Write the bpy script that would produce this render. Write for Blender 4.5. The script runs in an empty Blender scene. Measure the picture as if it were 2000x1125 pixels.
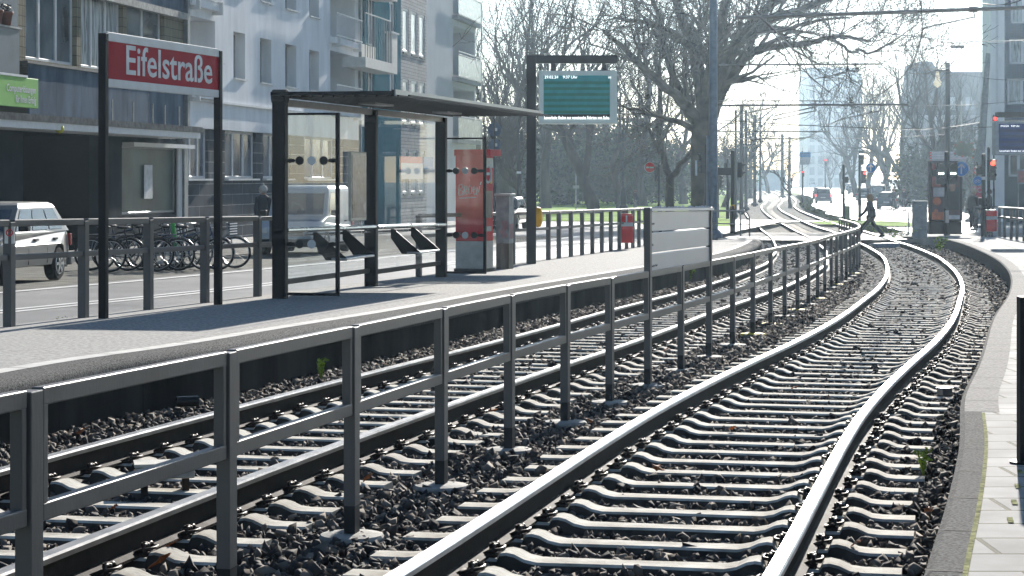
import bpy, math, random, bmesh
import numpy as np
from mathutils import Vector, Matrix
S = bpy.context.scene
random.seed(7); rng = np.random.default_rng(7)
F = 4300.0; CH = 1.68
# ---------------- camera, sky, sun, exposure ----------------
cam_d = bpy.data.cameras.new("camera"); cam = bpy.data.objects.new("camera", cam_d)
S.collection.objects.link(cam); S.camera = cam
cam.location = (0, 0, CH); cam.rotation_euler = (math.radians(90), 0, 0)
cam_d.sensor_width = 36; cam_d.lens = 36 * F / 2000
cam_d.shift_y = (345 - 562.5) / 2000
cam_d.clip_start = 0.5; cam_d.clip_end = 5000
SUN_EL, SUN_AZ = 20.0, 12.5           # azimuth to the right of the viewing direction (+Y)
w = bpy.data.worlds.new("World"); S.world = w; w.use_nodes = True
nt = w.node_tree; nt.nodes.clear()
sky = nt.nodes.new("ShaderNodeTexSky"); sky.sky_type = 'NISHITA'; sky.sun_disc = False
sky.sun_elevation = math.radians(SUN_EL); sky.sun_rotation = math.radians(SUN_AZ)
sky.air_density = 1.0; sky.dust_density = .3; sky.ozone_density = 1.5
bg = nt.nodes.new("ShaderNodeBackground"); bg.inputs[1].default_value = 0.055
out = nt.nodes.new("ShaderNodeOutputWorld")
tn = nt.nodes.new('ShaderNodeVectorMath'); tn.operation = 'MULTIPLY'; tn.inputs[1].default_value = (.92, 1.0, 1.10)
nt.links.new(sky.outputs[0], tn.inputs[0]); nt.links.new(tn.outputs[0], bg.inputs[0]); nt.links.new(bg.outputs[0], out.inputs[0])
sl = bpy.data.lights.new("sun", 'SUN'); sun = bpy.data.objects.new("sun", sl); S.collection.objects.link(sun)
sl.energy = 4.6; sl.angle = math.radians(0.5); sl.color = (1, .94, .86)
sd = Vector((math.sin(math.radians(SUN_AZ)) * math.cos(math.radians(SUN_EL)), math.cos(math.radians(SUN_AZ)) * math.cos(math.radians(SUN_EL)), math.sin(math.radians(SUN_EL))))
sun.rotation_euler = (-sd).to_track_quat('-Z', 'Y').to_euler()
sun.location = (20, 0, 60)
S.view_settings.view_transform = 'Standard'; S.view_settings.look = 'None'
S.view_settings.exposure = 1.2; S.view_settings.gamma = 1
S.render.engine = 'CYCLES'
cy = S.cycles; cy.use_denoising = True; cy.max_bounces = 6; cy.diffuse_bounces = 2; cy.glossy_bounces = 3
cy.transmission_bounces = 4; cy.transparent_max_bounces = 16; cy.volume_bounces = 0
cy.sample_clamp_indirect = 4; cy.caustics_reflective = False; cy.caustics_refractive = False
cy.volume_step_rate = 5; cy.use_adaptive_sampling = True; cy.adaptive_threshold = 0.02

# ---------------- the lie of the land ----------------
_gy = np.linspace(0, 400, 801)
_gz = np.interp(_gy, [0, 43, 60, 91, 140, 200, 400], [0, -.56, -.72, -.93, -1.2, -1.25, -1.25])
_gz[15:-15] = np.convolve(_gz, np.ones(31) / 31, 'valid')
def g(Y): return float(np.interp(Y, _gy, _gz))
def W(px, py, dz=0.0):
    "point of the ground (plus dz) seen at a pixel of the 2000 px wide photograph"
    lo, hi = 2., 3000.
    for _ in range(50):
        m = (lo + hi) / 2
        if 345 + F * (CH - g(m) - dz) / m > py: lo = m
        else: hi = m
    return Vector(((px - 1000) * m / F, m, g(m) + dz))
def A(px, py, Y): return Vector(((px - 1000) * Y / F, Y, CH - (py - 345) * Y / F))
def DZ(px, py, Y): p = A(px, py, Y); return p.z
def hermite(T, y):
    T = np.asarray(T, float); X, Y = T[:, 0], T[:, 1]
    m = np.gradient(X, Y); i = int(np.clip(np.searchsorted(Y, y) - 1, 0, len(Y) - 2))
    h = Y[i + 1] - Y[i]; t = (y - Y[i]) / h
    if t < 0 or t > 1: return float(X[i] + (X[i + 1] - X[i]) * t)
    return float((2*t**3-3*t**2+1)*X[i] + (t**3-2*t**2+t)*h*m[i] + (-2*t**3+3*t**2)*X[i+1] + (t**3-t**2)*h*m[i+1])
TR = [(-.35,6),(0.074, 8.0), (0.502, 10.0), (0.918, 12.0), (1.336, 14.0), (1.775, 16.0), (2.253, 18.0), (3.016, 21.0), (3.805, 24.0), (4.554, 27.0), (5.48, 31.0), (6.347, 35.0), (7.415, 40.0), (8.392, 45.0), (9.294, 50.0), (10.28, 56.0), (11.195, 62.0), (11.96, 68.0), (12.767, 75.0), (13.461, 82.0), (14.313, 90.0), (15.299, 100.0), (16.553, 115.0), (17.995, 130.0), (19.887, 150.0), (22.239, 175.0), (25.536, 205.0), (30.204, 240.0), (36.2, 290.0), (43, 350.0), (53, 450)]
TL = [(-3.5,6),(-3.086, 8.0), (-2.685, 10.0), (-2.281, 12.0), (-1.86, 14.0), (-1.41, 16.0), (-0.957, 18.0), (-0.253, 21.0), (0.476, 24.0), (1.158, 27.0), (2.02, 31.0), (2.945, 35.0), (4.111, 40.0), (5.158, 45.0), (6.15, 50.0), (7.252, 56.0), (8.081, 62.0), (8.932, 68.0), (9.729, 75.0), (10.491, 82.0), (11.3, 90.0), (12.2, 100.0), (13.6, 115.0), (15.0, 130.0), (16.816, 150.0), (19.234, 175.0), (22.452, 205.0), (26.952, 240.0), (33, 290.0), (39.8, 350.0), (50, 450)]
TF = [(-2.33,4),(-1.908, 6.0), (-1.478, 8.0), (-1.059, 10.0), (-0.665, 12.0), (-0.262, 14.0), (0.391, 17.0), (1.126, 20.0), (2.084, 24.0), (2.976, 28.0), (4.042, 33.0), (5.162, 38.0), (6.334, 44.0), (7.599, 50.0), (8.985, 57.0), (10.024, 64.0), (10.894, 72.0), (11.714, 80.0)]
PLE = [(-5.5,6),(-5.1, 8), (-4.35, 12), (-3.58, 15.37), (-3.21, 17.23), (-2.66, 19.09), (-2.0, 21.95), (-1.18, 25.31), (0.0, 31), (1.17, 36.2), (2.81, 43.1), (4.5, 50), (5.9, 57), (7.0, 63.5), (7.95, 70)]
PLB = [(-8.75,6),(-5.2, 21.9), (-3.5, 29.5), (0.7, 48.9), (3.75, 62.9), (5.0, 70)]
PRE = [(1.05,6),(1.5, 8.01), (1.87, 9.55), (2.42, 11.94), (3.17, 15.5), (3.77, 17.93), (5.7, 26.11), (7.4, 32.87), (9.6, 42.48), (11.35, 51.29), (12.95, 60.84), (14.2, 69.37), (15.52, 80.43)]

# ---------------- materials ----------------
MATS = {}
def nodes_of(m): m.use_nodes = True; return m.node_tree, m.node_tree.nodes["Principled BSDF"]
def mat(name, col, rough=.6, metal=0., var=.18, scale=6., bump=0., bscale=None, spec=.2, emit=0., col2=None, stretch=None, detail=4, coat=0):
    if name in MATS: return MATS[name]
    m = bpy.data.materials.new(name); t, b = nodes_of(m); N = t.nodes; Lk = t.links
    b.inputs["Roughness"].default_value = rough; b.inputs["Metallic"].default_value = metal
    b.inputs["Specular IOR Level"].default_value = spec
    if coat: b.inputs["Coat Weight"].default_value = coat; b.inputs["Coat Roughness"].default_value = .05
    tc = N.new("ShaderNodeTexCoord"); mp = N.new("ShaderNodeMapping"); Lk.new(tc.outputs["Object"], mp.inputs[0])
    if stretch: mp.inputs["Scale"].default_value = stretch
    no = N.new("ShaderNodeTexNoise"); no.inputs["Scale"].default_value = scale; no.inputs["Detail"].default_value = detail
    Lk.new(mp.outputs[0], no.inputs[0])
    rp = N.new("ShaderNodeValToRGB"); e = rp.color_ramp.elements
    c1 = [min(1, c * (1 - var)) for c in col]; c2 = [min(1, c * (1 + var)) for c in (col2 or col)]
    e[0].position = .32; e[0].color = (*c1, 1); e[1].position = .68; e[1].color = (*c2, 1)
    Lk.new(no.outputs[0], rp.inputs[0]); Lk.new(rp.outputs[0], b.inputs["Base Color"])
    mr = N.new("ShaderNodeMapRange"); mr.inputs[3].default_value = max(0, rough - .08); mr.inputs[4].default_value = min(1, rough + .08)
    Lk.new(no.outputs[0], mr.inputs[0]); Lk.new(mr.outputs[0], b.inputs["Roughness"])
    if bump:
        n2 = N.new("ShaderNodeTexNoise"); n2.inputs["Scale"].default_value = bscale or scale * 6; n2.inputs["Detail"].default_value = 5
        Lk.new(mp.outputs[0], n2.inputs[0])
        bp = N.new("ShaderNodeBump"); bp.inputs["Strength"].default_value = 1; bp.inputs["Distance"].default_value = bump
        Lk.new(n2.outputs[0], bp.inputs["Height"]); Lk.new(bp.outputs[0], b.inputs["Normal"])
    if emit:
        b.inputs["Emission Color"].default_value = (*col, 1); b.inputs["Emission Strength"].default_value = emit
    MATS[name] = m; return m
def mat_brick(name, c1, c2, mortar, bw, bh, ms=.01, rough=.7, axes='xz', off=.5, bump=.004, var=.12, spec=.04):
    "courses of tiles, bricks or slabs, laid out in metres in the object's own space"
    if name in MATS: return MATS[name]
    m = bpy.data.materials.new(name); t, b = nodes_of(m); N = t.nodes; Lk = t.links
    tc = N.new("ShaderNodeTexCoord"); sp = N.new("ShaderNodeSeparateXYZ"); cb = N.new("ShaderNodeCombineXYZ")
    Lk.new(tc.outputs["Object"], sp.inputs[0])
    Lk.new(sp.outputs['xyz'.index(axes[0])], cb.inputs[0]); Lk.new(sp.outputs['xyz'.index(axes[1])], cb.inputs[1])
    br = N.new("ShaderNodeTexBrick"); Lk.new(cb.outputs[0], br.inputs["Vector"])
    br.inputs["Color1"].default_value = (*c1, 1); br.inputs["Color2"].default_value = (*c2, 1); br.inputs["Mortar"].default_value = (*mortar, 1)
    br.inputs["Scale"].default_value = 1; br.inputs["Mortar Size"].default_value = ms; br.inputs["Mortar Smooth"].default_value = .1
    br.inputs["Brick Width"].default_value = bw; br.inputs["Row Height"].default_value = bh; br.offset = off
    no = N.new("ShaderNodeTexNoise"); no.inputs["Scale"].default_value = 2.2; no.inputs["Detail"].default_value = 6
    Lk.new(tc.outputs["Object"], no.inputs[0])
    mr = N.new("ShaderNodeMapRange"); mr.inputs[1].default_value = .3; mr.inputs[2].default_value = .7; mr.inputs[3].default_value = 1 - var; mr.inputs[4].default_value = 1 + var
    Lk.new(no.outputs[0], mr.inputs[0])
    vm = N.new("ShaderNodeVectorMath"); vm.operation = 'SCALE'; Lk.new(br.outputs[0], vm.inputs[0]); Lk.new(mr.outputs[0], vm.inputs["Scale"])
    Lk.new(vm.outputs[0], b.inputs["Base Color"]); b.inputs["Roughness"].default_value = rough; b.inputs["Specular IOR Level"].default_value = spec
    if bump:
        bp = N.new("ShaderNodeBump"); bp.inputs["Distance"].default_value = bump; bp.invert = True
        Lk.new(br.outputs["Fac"], bp.inputs["Height"]); Lk.new(bp.outputs[0], b.inputs["Normal"])
    MATS[name] = m; return m
def mat_glass(name, tint=(.9, .95, .95), refl=.12, rough=.02, dirt=.05):
    if name in MATS: return MATS[name]
    m = bpy.data.materials.new(name); m.use_nodes = True; t = m.node_tree; N = t.nodes; Lk = t.links; N.clear()
    o = N.new("ShaderNodeOutputMaterial"); tr = N.new("ShaderNodeBsdfTransparent"); tr.inputs[0].default_value = (*tint, 1)
    gl = N.new("ShaderNodeBsdfGlossy"); gl.inputs["Roughness"].default_value = rough
    df = N.new("ShaderNodeBsdfTranslucent"); df.inputs[0].default_value = (.75, .8, .82, 1)
    lw = N.new("ShaderNodeLayerWeight"); lw.inputs[0].default_value = .35
    mr = N.new("ShaderNodeMapRange"); mr.inputs[3].default_value = refl; mr.inputs[4].default_value = .45; Lk.new(lw.outputs["Fresnel"], mr.inputs[0])
    tc = N.new("ShaderNodeTexCoord"); mp = N.new("ShaderNodeMapping"); mp.inputs["Scale"].default_value = (4, 4, .7); Lk.new(tc.outputs["Object"], mp.inputs[0])
    no = N.new("ShaderNodeTexNoise"); no.inputs["Scale"].default_value = 1.5; no.inputs["Detail"].default_value = 6; Lk.new(mp.outputs[0], no.inputs[0])
    m2 = N.new("ShaderNodeMapRange"); m2.inputs[1].default_value = .4; m2.inputs[2].default_value = .75; m2.inputs[3].default_value = dirt * .2; m2.inputs[4].default_value = dirt * 1.6; Lk.new(no.outputs[0], m2.inputs[0])
    a = N.new("ShaderNodeMixShader"); c = N.new("ShaderNodeMixShader")
    Lk.new(m2.outputs[0], a.inputs[0]); Lk.new(tr.outputs[0], a.inputs[1]); Lk.new(df.outputs[0], a.inputs[2])
    Lk.new(mr.outputs[0], c.inputs[0]); Lk.new(a.outputs[0], c.inputs[1]); Lk.new(gl.outputs[0], c.inputs[2]); Lk.new(c.outputs[0], o.inputs[0])
    MATS[name] = m; return m

# ---------------- mesh helpers ----------------
class MB:
    def __init__(s): s.v = []; s.f = []; s.mi = []; s.cur = 0
    def add(s, vs, fs, M=None):
        b = len(s.v)
        s.v += [tuple(M @ Vector(p)) for p in vs] if M is not None else [tuple(p) for p in vs]
        s.f += [tuple(b + i for i in f) for f in fs]; s.mi += [s.cur] * len(fs); return s
    def box(s, c, d, M=None):
        x, y, z = c; a, b, h = d[0]/2, d[1]/2, d[2]/2
        vs = [(x-a,y-b,z-h),(x+a,y-b,z-h),(x+a,y+b,z-h),(x-a,y+b,z-h),(x-a,y-b,z+h),(x+a,y-b,z+h),(x+a,y+b,z+h),(x-a,y+b,z+h)]
        return s.add(vs, [(0,3,2,1),(4,5,6,7),(0,1,5,4),(1,2,6,5),(2,3,7,6),(3,0,4,7)], M)
    def bb(s, x0, x1, y0, y1, z0, z1, M=None): return s.box(((x0+x1)/2,(y0+y1)/2,(z0+z1)/2), (abs(x1-x0),abs(y1-y0),abs(z1-z0)), M)
    def bar(s, p, q, w, h, up=(0,0,1)):
        "box beam from p to q; w across, h along up"
        p, q, up = Vector(p), Vector(q), Vector(up); d = (q-p).normalized(); r = d.cross(up)
        r = r.normalized() if r.length > 1e-6 else Vector((1,0,0)); u = r.cross(d)
        vs = [e + r*(i*w/2) + u*(j*h/2) for e in (p, q) for i, j in ((-1,-1),(1,-1),(1,1),(-1,1))]
        return s.add(vs, [(0,1,2,3),(7,6,5,4),(0,4,5,1),(1,5,6,2),(2,6,7,3),(3,7,4,0)])
    def tube(s, pts, rad, n=6, cap=True):
        pts = [Vector(p) for p in pts]; rad = rad if hasattr(rad, '__len__') else [rad]*len(pts); b = len(s.v); u = None
        for i, p in enumerate(pts):
            d = (pts[min(i+1, len(pts)-1)] - pts[max(i-1, 0)])
            d = d.normalized() if d.length > 1e-9 else Vector((0,0,1))
            if u is None: u = d.orthogonal().normalized()
            u = (u - d*u.dot(d)); u = u.normalized() if u.length > 1e-6 else d.orthogonal().normalized(); v = d.cross(u)
            for k in range(n):
                a = 2*math.pi*k/n; q = p + (u*math.cos(a) + v*math.sin(a))*rad[i]; s.v.append((q.x, q.y, q.z))
        for i in range(len(pts)-1):
            for k in range(n):
                a, c = b+i*n+k, b+i*n+(k+1) % n; s.f.append((a, c, c+n, a+n)); s.mi.append(s.cur)
        if cap and n > 3: s.f.append(tuple(b+k for k in range(n))[::-1]); s.f.append(tuple(b+(len(pts)-1)*n+k for k in range(n))); s.mi += [s.cur]*2
        return s
    def cyl(s, p, q, r, n=12, r2=None): return s.tube([p, q], [r, r if r2 is None else r2], n)
    def prism(s, poly, y0, y1, M=None):
        "polygon in x,z extruded along y"
        n = len(poly); vs = [(x, y0, z) for x, z in poly] + [(x, y1, z) for x, z in poly]
        return s.add(vs, [tuple(range(n)), tuple(range(2*n-1, n-1, -1))] + [(i, i+n, (i+1) % n + n, (i+1) % n) for i in range(n)], M)
    def lathe(s, prof, c=(0,0,0), n=16, M=None):
        vs = []; fs = []
        for r, z in prof:
            for k in range(n): a = 2*math.pi*k/n; vs.append((c[0]+r*math.cos(a), c[1]+r*math.sin(a), c[2]+z))
        for i in range(len(prof)-1):
            for k in range(n): fs.append((i*n+k, i*n+(k+1) % n, (i+1)*n+(k+1) % n, (i+1)*n+k))
        fs.append(tuple(range(n))[::-1]); fs.append(tuple((len(prof)-1)*n+k for k in range(n)))
        return s.add(vs, fs, M)
    def torus(s, c, R, r, n=20, k=6, axis='x', a0=0, a1=2*math.pi):
        pts = []; m = n + 1
        for i in range(m):
            a = a0 + (a1-a0)*i/n; ca, sa = R*math.cos(a), R*math.sin(a)
            pts.append(Vector(c) + Vector({'x': (0, ca, sa), 'y': (ca, 0, sa), 'z': (ca, sa, 0)}[axis]))
        return s.tube(pts, r, k, cap=(a1-a0) < 6.2)
    def quad(s, a, b, c, d): return s.add([a, b, c, d], [(0,1,2,3)])
    def build(s, name, m, parent=None, smooth=False, bevel=0, link=True, seg=2):
        me = bpy.data.meshes.new(name); me.from_pydata(s.v, [], s.f)
        for k in (m if isinstance(m, (list, tuple)) else [m]): me.materials.append(k)
        if isinstance(m, (list, tuple)): me.polygons.foreach_set('material_index', s.mi)
        if smooth: me.polygons.foreach_set('use_smooth', [True]*len(s.f))
        me.update(); o = bpy.data.objects.new(name, me); S.collection.objects.link(o)
        if parent: o.parent = parent
        if bevel:
            b = o.modifiers.new('b', 'BEVEL'); b.width = bevel; b.segments = seg; b.limit_method = 'ANGLE'; b.angle_limit = .7
        return o
def tag(o, label, cat, group=None, kind=None):
    o['label'] = label; o['category'] = cat
    if group: o['group'] = group
    if kind: o['kind'] = kind
    return o
def thing(name, label, cat, loc=(0,0,0), rz=0, group=None):
    o = bpy.data.objects.new(name, None); S.collection.objects.link(o); o.location = loc; o.rotation_euler = (0,0,rz)
    o.empty_display_size = .2
    return tag(o, label, cat, group)
def struct(o): o['kind'] = 'structure'; return o
def dup(o, loc=None, rz=None, label=None, parent=None, scale=None):
    c = o.copy(); S.collection.objects.link(c)
    if parent: c.parent = parent
    if loc is not None: c.location = loc
    if rz is not None: c.rotation_euler = (0,0,rz)
    if scale is not None: c.scale = (scale,)*3 if not hasattr(scale, '__len__') else scale
    if label: c['label'] = label
    for ch in list(o.children): dup(ch, parent=c)
    return c
def sweep(curve, prof, name, m, closed=False, smooth=False, parent=None, cap=False, mi=None):
    "run a profile [(offset to the right, dz)] along ground points (X, Y)"
    C = np.asarray(curve, float); T = np.gradient(C, axis=0); T /= np.hypot(T[:,0], T[:,1])[:,None]
    mb = MB(); n = len(prof)
    for (x, y), (tx, ty) in zip(C, T):
        for o, z in prof: mb.v.append((x + ty*o, y - tx*o, g(y) + z))
    for i in range(len(C)-1):
        for k in range(n if closed else n-1):
            a, c = i*n+k, i*n+(k+1) % n; mb.f.append((a, c, c+n, a+n)); mb.mi.append(mi[k] if mi else 0)
    if cap: mb.f += [tuple(range(n))[::-1], tuple((len(C)-1)*n+k for k in range(n))]; mb.mi += [0, 0]
    return mb.build(name, m, parent, smooth)
def strip(xl, xr, Ys, dz, name, m, nx=1):
    mb = MB()
    for y in Ys:
        a, b = (xl(y) if callable(xl) else xl), (xr(y) if callable(xr) else xr)
        for k in range(nx+1): mb.v.append((a+(b-a)*k/nx, y, g(y)+(dz(y) if callable(dz) else dz)))
    for i in range(len(Ys)-1):
        for k in range(nx): a = i*(nx+1)+k; mb.f.append((a, a+1, a+nx+2, a+nx+1)); mb.mi.append(0)
    return struct(mb.build(name, m))
def frange(a, b, s): return [float(x) for x in np.arange(a, b + s*.5, s)]
def curve_of(T, Ys): return [(hermite(T, y), y) for y in Ys]
FONTC = bpy.data.curves
def text(body, size, m, parent, loc, rot=(math.pi/2,0,0), sx=1., name='lettering', align='LEFT', ext=.002, bold=0, spacing=1.):
    cu = bpy.data.curves.new(name, 'FONT'); cu.body = body; cu.size = size; cu.extrude = ext; cu.align_x = align; cu.offset = bold; cu.space_character = spacing
    cu.resolution_u = 3
    to = bpy.data.objects.new('t', cu); S.collection.objects.link(to); bpy.context.view_layer.update()
    me = bpy.data.meshes.new_from_object(to.evaluated_get(bpy.context.evaluated_depsgraph_get())); bpy.data.objects.remove(to)
    me.materials.clear(); me.materials.append(m)
    o = bpy.data.objects.new(name, me); S.collection.objects.link(o); o.parent = parent; o.location = loc; o.rotation_euler = rot; o.scale = (sx, 1, 1)
    return o
# ================= THE SETTING =================
M_asph = mat('asphalt', (.075,.078,.082), .62, var=.2, scale=1.5, bump=.004, bscale=60)
M_asph2 = mat('asphalt_worn', (.15,.15,.15), .5, var=.18, scale=.7, bump=.005, bscale=40)
M_cobble = mat_brick('cobble_parking', (.14,.135,.125), (.2,.195,.18), (.06,.07,.04), .2, .1, .012, .8, 'xy', bump=.01, var=.3)
M_paver = mat_brick('slab_paving', (.23,.228,.218), (.31,.305,.295), (.055,.06,.03), .62, .40, .013, .9, 'xy', bump=.008, var=.28, spec=.15)
M_plat = mat('platform_asphalt', (.30,.293,.275), .9, var=.35, scale=26, bump=.006, bscale=110, spec=.2)
M_strip = mat('light_concrete_strip', (.5,.49,.46), .8, var=.16, scale=5, bump=.003, bscale=80)
M_kerb = mat('granite_aggregate', (.03,.029,.028), .95, spec=.03, var=.65, scale=70, bump=.003, bscale=120, col2=(.12,.12,.115))
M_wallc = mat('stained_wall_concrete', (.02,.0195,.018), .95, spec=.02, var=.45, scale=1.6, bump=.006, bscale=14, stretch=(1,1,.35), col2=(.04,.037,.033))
M_earth = mat('dark_earth_gravel', (.05,.046,.04), .95, var=.5, scale=9, bump=.03, bscale=30, col2=(.13,.125,.11))
M_grass = mat('lawn_green', (.14,.26,.025), .95, spec=.04, var=.35, scale=.6, bump=.03, bscale=25, col2=(.22,.36,.04))
M_white = mat('road_paint_white', (.62,.62,.6), .55, var=.15, scale=4)
M_conc = mat('pale_concrete', (.27,.265,.25), .9, spec=.15, var=.25, scale=1.2, bump=.004, bscale=30)

Yg = frange(5, 60, 2.5) + frange(65, 200, 5) + frange(220, 400, 20) + [500, 700, 1000, 1600, 2400]
strip(-500, 500, Yg, -.16, 'ground', M_earth, 4)
YB = frange(6, 92, 1.0)
strip(lambda y: hermite(PLE, y) if y < 70 else hermite(TL, y) - 1.6, lambda y: hermite(PRE, y) + .05, YB, lambda y: -.045, 'ballast_bed', M_earth, 8)
YB2 = frange(92, 160, 4) + frange(170, 440, 10)
strip(lambda y: hermite(TL, y) - 1.9, lambda y: hermite(TR, y) + 1.6, YB2, -.02, 'far_ballast_bed', mat('far_ballast', (.14,.13,.11), .9, var=.5, scale=3, bump=.03, bscale=12, col2=(.22,.2,.16)), 2)
# left platform: top, light strip, rounded edge stone, wall
YP = frange(6, 70, 1.0)
struct(strip(lambda y: hermite(PLB, y), lambda y: hermite(PLE, y) - .30, YP, .45, 'left_platform', M_plat, 3))
CPL = curve_of(PLE, frange(6, 70, .5))
struct(sweep(CPL, [(-.46, .454), (-.29, .454)], 'platform_line', M_strip))
struct(sweep(CPL, [(-.30, .452), (-.16, .450), (-.08, .438), (-.03, .415), (-.005, .385), (.0, .35), (.0, .30), (-.02, .27)], 'platform_edge', M_kerb, smooth=True))
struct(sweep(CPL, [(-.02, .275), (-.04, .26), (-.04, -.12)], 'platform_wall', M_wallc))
e0 = CPL[-1]
mb = MB(); a = Vector((hermite(PLB, 70), 70, 0)); b = Vector((e0[0], 70, 0)); zz = g(70)
mb.add([(a.x,70,zz+.45),(b.x,70,zz+.45),(b.x+1.0,78,g(78)+.06),(a.x+1.6,78,g(78)+.06),(a.x,70,zz-.1),(b.x,70,zz-.1),(b.x+1.0,78,g(78)-.1),(a.x+1.6,78,g(78)-.1)],
       [(0,1,2,3),(1,5,6,2),(0,3,7,4)]); struct(mb.build('platform_ramp', M_conc))
struct(sweep([(hermite(PLB,y), y) for y in YP], [(0,.449),(-.12,.449),(-.12,.25)], 'platform_back_kerb', M_conc))
mb = MB()
def joint(C, i, o0, o1, z0, z1, wd):
    a, b = Vector(C[i]), Vector(C[i+1]); t = (b-a).normalized(); n = Vector((t.y,-t.x)); p, q = a+n*o0, a+n*o1; zz = g(a.y)
    mb.add([(p.x,p.y,zz+z0),(q.x,q.y,zz+z0),(q.x+t.x*wd,q.y+t.y*wd,zz+z0),(p.x+t.x*wd,p.y+t.y*wd,zz+z0)],[(0,1,2,3)]) if z1 is None else mb.add([(p.x,p.y,zz+z0),(p.x+t.x*wd,p.y+t.y*wd,zz+z0),(p.x+t.x*wd,p.y+t.y*wd,zz+z1),(p.x,p.y,zz+z1)],[(0,1,2,3)])
for i in range(0, len(CPL)-1, 3): joint(CPL, i, -.45, -.16, .4565, None, .014); joint(CPL, i, .004, .004, .30, .385, .02); joint(CPL, i, -.034, -.034, -.1, .26, .022)
struct(mb.build('platform_edge_joints', mat('dark_joint', (.015,.015,.014), .95)))
# left road, its lines, parking strip, footway before the houses
rdl = lambda y: -.0 + (hermite(PLB, y) if y < 70 else 5.0 + (y-70)*.19)
FO = W(440, 473, .3); FU = Vector((math.sin(math.radians(8.4)), math.cos(math.radians(8.4)), 0))
facx = lambda y: FO.x + (y - FO.y) * FU.x / FU.y
YL = frange(6, 129, 3)
strip(lambda y: facx(y) - .5, lambda y: rdl(y) - .05, YL, .28, 'left_road', M_asph2, 4)
strip(lambda y: facx(y) - .3, lambda y: hermite([(-9.6,10),(-7.3,39.86),(-5.45,48.19),(-1.0,68),(3,86)], y) - .25 if y < 86 else facx(y)+4, frange(10, 86, 2), .284, 'parking_paving', M_cobble, 3)
strip(lambda y: facx(y) - .2, lambda y: facx(y) + 2.2, frange(10, 130, 3), .40, 'left_footway', M_paver, 1)
struct(sweep([(facx(y) + 2.2, y) for y in frange(10, 130, 3)], [(0,.40),(.02,.39),(.02,.27)], 'footway_kerb', M_conc))
L1 = [(-9.0,20),(-6.68, 29.67), (-5.15, 35.75), (-4.29, 39.86), (-1.2, 54), (2.0, 69), (5, 83)]
struct(sweep(curve_of(L1, frange(12, 83, 2)), [(-.07,.286),(.07,.286)], 'road_line', M_white))
struct(sweep(curve_of([(a+.33, b) for a, b in L1], frange(12, 83, 2)), [(-.07,.286),(.07,.286)], 'road_line', M_white))
struct(sweep(curve_of([(-9.6,20),(-9.15,30),(-7.05, 39.86), (-5.18, 48.19), (-.7,68),(2.6,84)], frange(12, 84, 2)), [(-.1,.290),(.1,.290)], 'road_edge_line', M_white))
# lawns and park ground beyond
strip(lambda y: -160, lambda y: hermite(TL, y) - 2.0, frange(125, 200, 5) + frange(220, 400, 20) + [600, 1000], lambda y: .30 if y < 160 else .2, 'park_lawn', M_grass, 6)
strip(lambda y: hermite([(9.6,107),(6.7,113),(0,124),(-30,130)], y), lambda y: hermite(TL, y) - 2.0, [107,109,111,113,115,118,121,124,127], .30, 'verge_lawn', M_grass, 2)
# right platform
CPR = curve_of(PRE, frange(6, 80, .5))
struct(sweep(CPR, [(.14, .352), (.03, .352), (.0, .335), (.0, .2)], 'right_platform_edge', M_kerb))
struct(sweep(CPR, [(.0, .2), (.03, .19), (.03, -.12)], 'right_platform_wall', mat('right_wall_concrete', (.05,.052,.055), .85, var=.35, scale=2, bump=.005, bscale=20)))
strip(lambda y: hermite(PRE, y) + .14, lambda y: hermite(PRE, y) + 1.2, frange(6, 82, 1), .35, 'right_platform_slabs', M_paver, 1)
struct(sweep(curve_of(PRE, frange(14.2, 80, .5)), [(.03, .3525), (.25, .3525)], 'wide_edge_stone', mat('weathered_edge_stone', (.12,.118,.112), .9, var=.4, scale=40, col2=(.2,.195,.185), spec=.05)))
M_moss = mat('moss_in_joint', (.10,.12,.02), .95, var=.5, scale=25, col2=(.22,.22,.10), spec=.02)
struct(sweep(curve_of(PRE, frange(6, 14.2, .3)), [(.138, .356), (.158, .356)], 'moss_line', M_moss))
for k_ in range(9): struct(sweep([(hermite(PRE, 9.2+k_*.56)+.30+.012*k_, 9.2+k_*.56), (hermite(PRE, 9.32+k_*.56)+.30+.012*k_, 9.36+k_*.56)], [(-.012,.355),(.012,.355)], 'moss_patch', M_moss))
strip(lambda y: hermite(PRE, y) + 1.2, 60, frange(6, 82, 2), .346, 'right_platform', M_paver, 4)
struct(sweep(CPR, [(1.2,.353),(1.9,.353)], 'platform_white_strip', mat('worn_white_paint', (.42,.42,.40), .9, var=.2, scale=3, spec=.1)))
mb = MB(); p = CPR[-1]; q = (p[0]-.9, 86.5)
mb.add([(p[0],p[1],g(80)+.35),(60,p[1],g(80)+.35),(60,87,g(87)+.2),(q[0],q[1],g(87)+.05),(p[0],p[1],g(80)-.1),(q[0],q[1],g(87)-.1)], [(0,1,2,3),(0,3,5,4)])
struct(mb.build('right_platform_ramp', M_conc))
mb = MB()
for i in range(0, len(CPR)-1, 2): joint(CPR, i, .004, .14 if CPR[i][1] < 14.2 else .25, .3545, None, .016); joint(CPR, i, -.002, -.002, .2, .33, .02)
struct(mb.build('right_edge_joints', MATS['dark_joint']))
# crossings over the tracks
strip(lambda y: hermite(TL, y) - 6, lambda y: hermite(TR, y) + 1.6, [84.6, 87, 90, 92.4], .125, 'track_crossing', mat('crossing_asphalt', (.2,.2,.195), .6, var=.3, scale=2, bump=.004, bscale=30), 2)
strip(lambda y: hermite(TL, y) - 6, lambda y: 60, [92.5, 95, 98, 101], .10, 'crossing_path', M_conc, 2)
strip(lambda y: hermite(TL, y) - 3, lambda y: hermite(TR, y) + 4, [134, 138.5], .09, 'far_crossing_slab', mat('pale_slab', (.5,.49,.46), .7, var=.1), 2)
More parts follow.
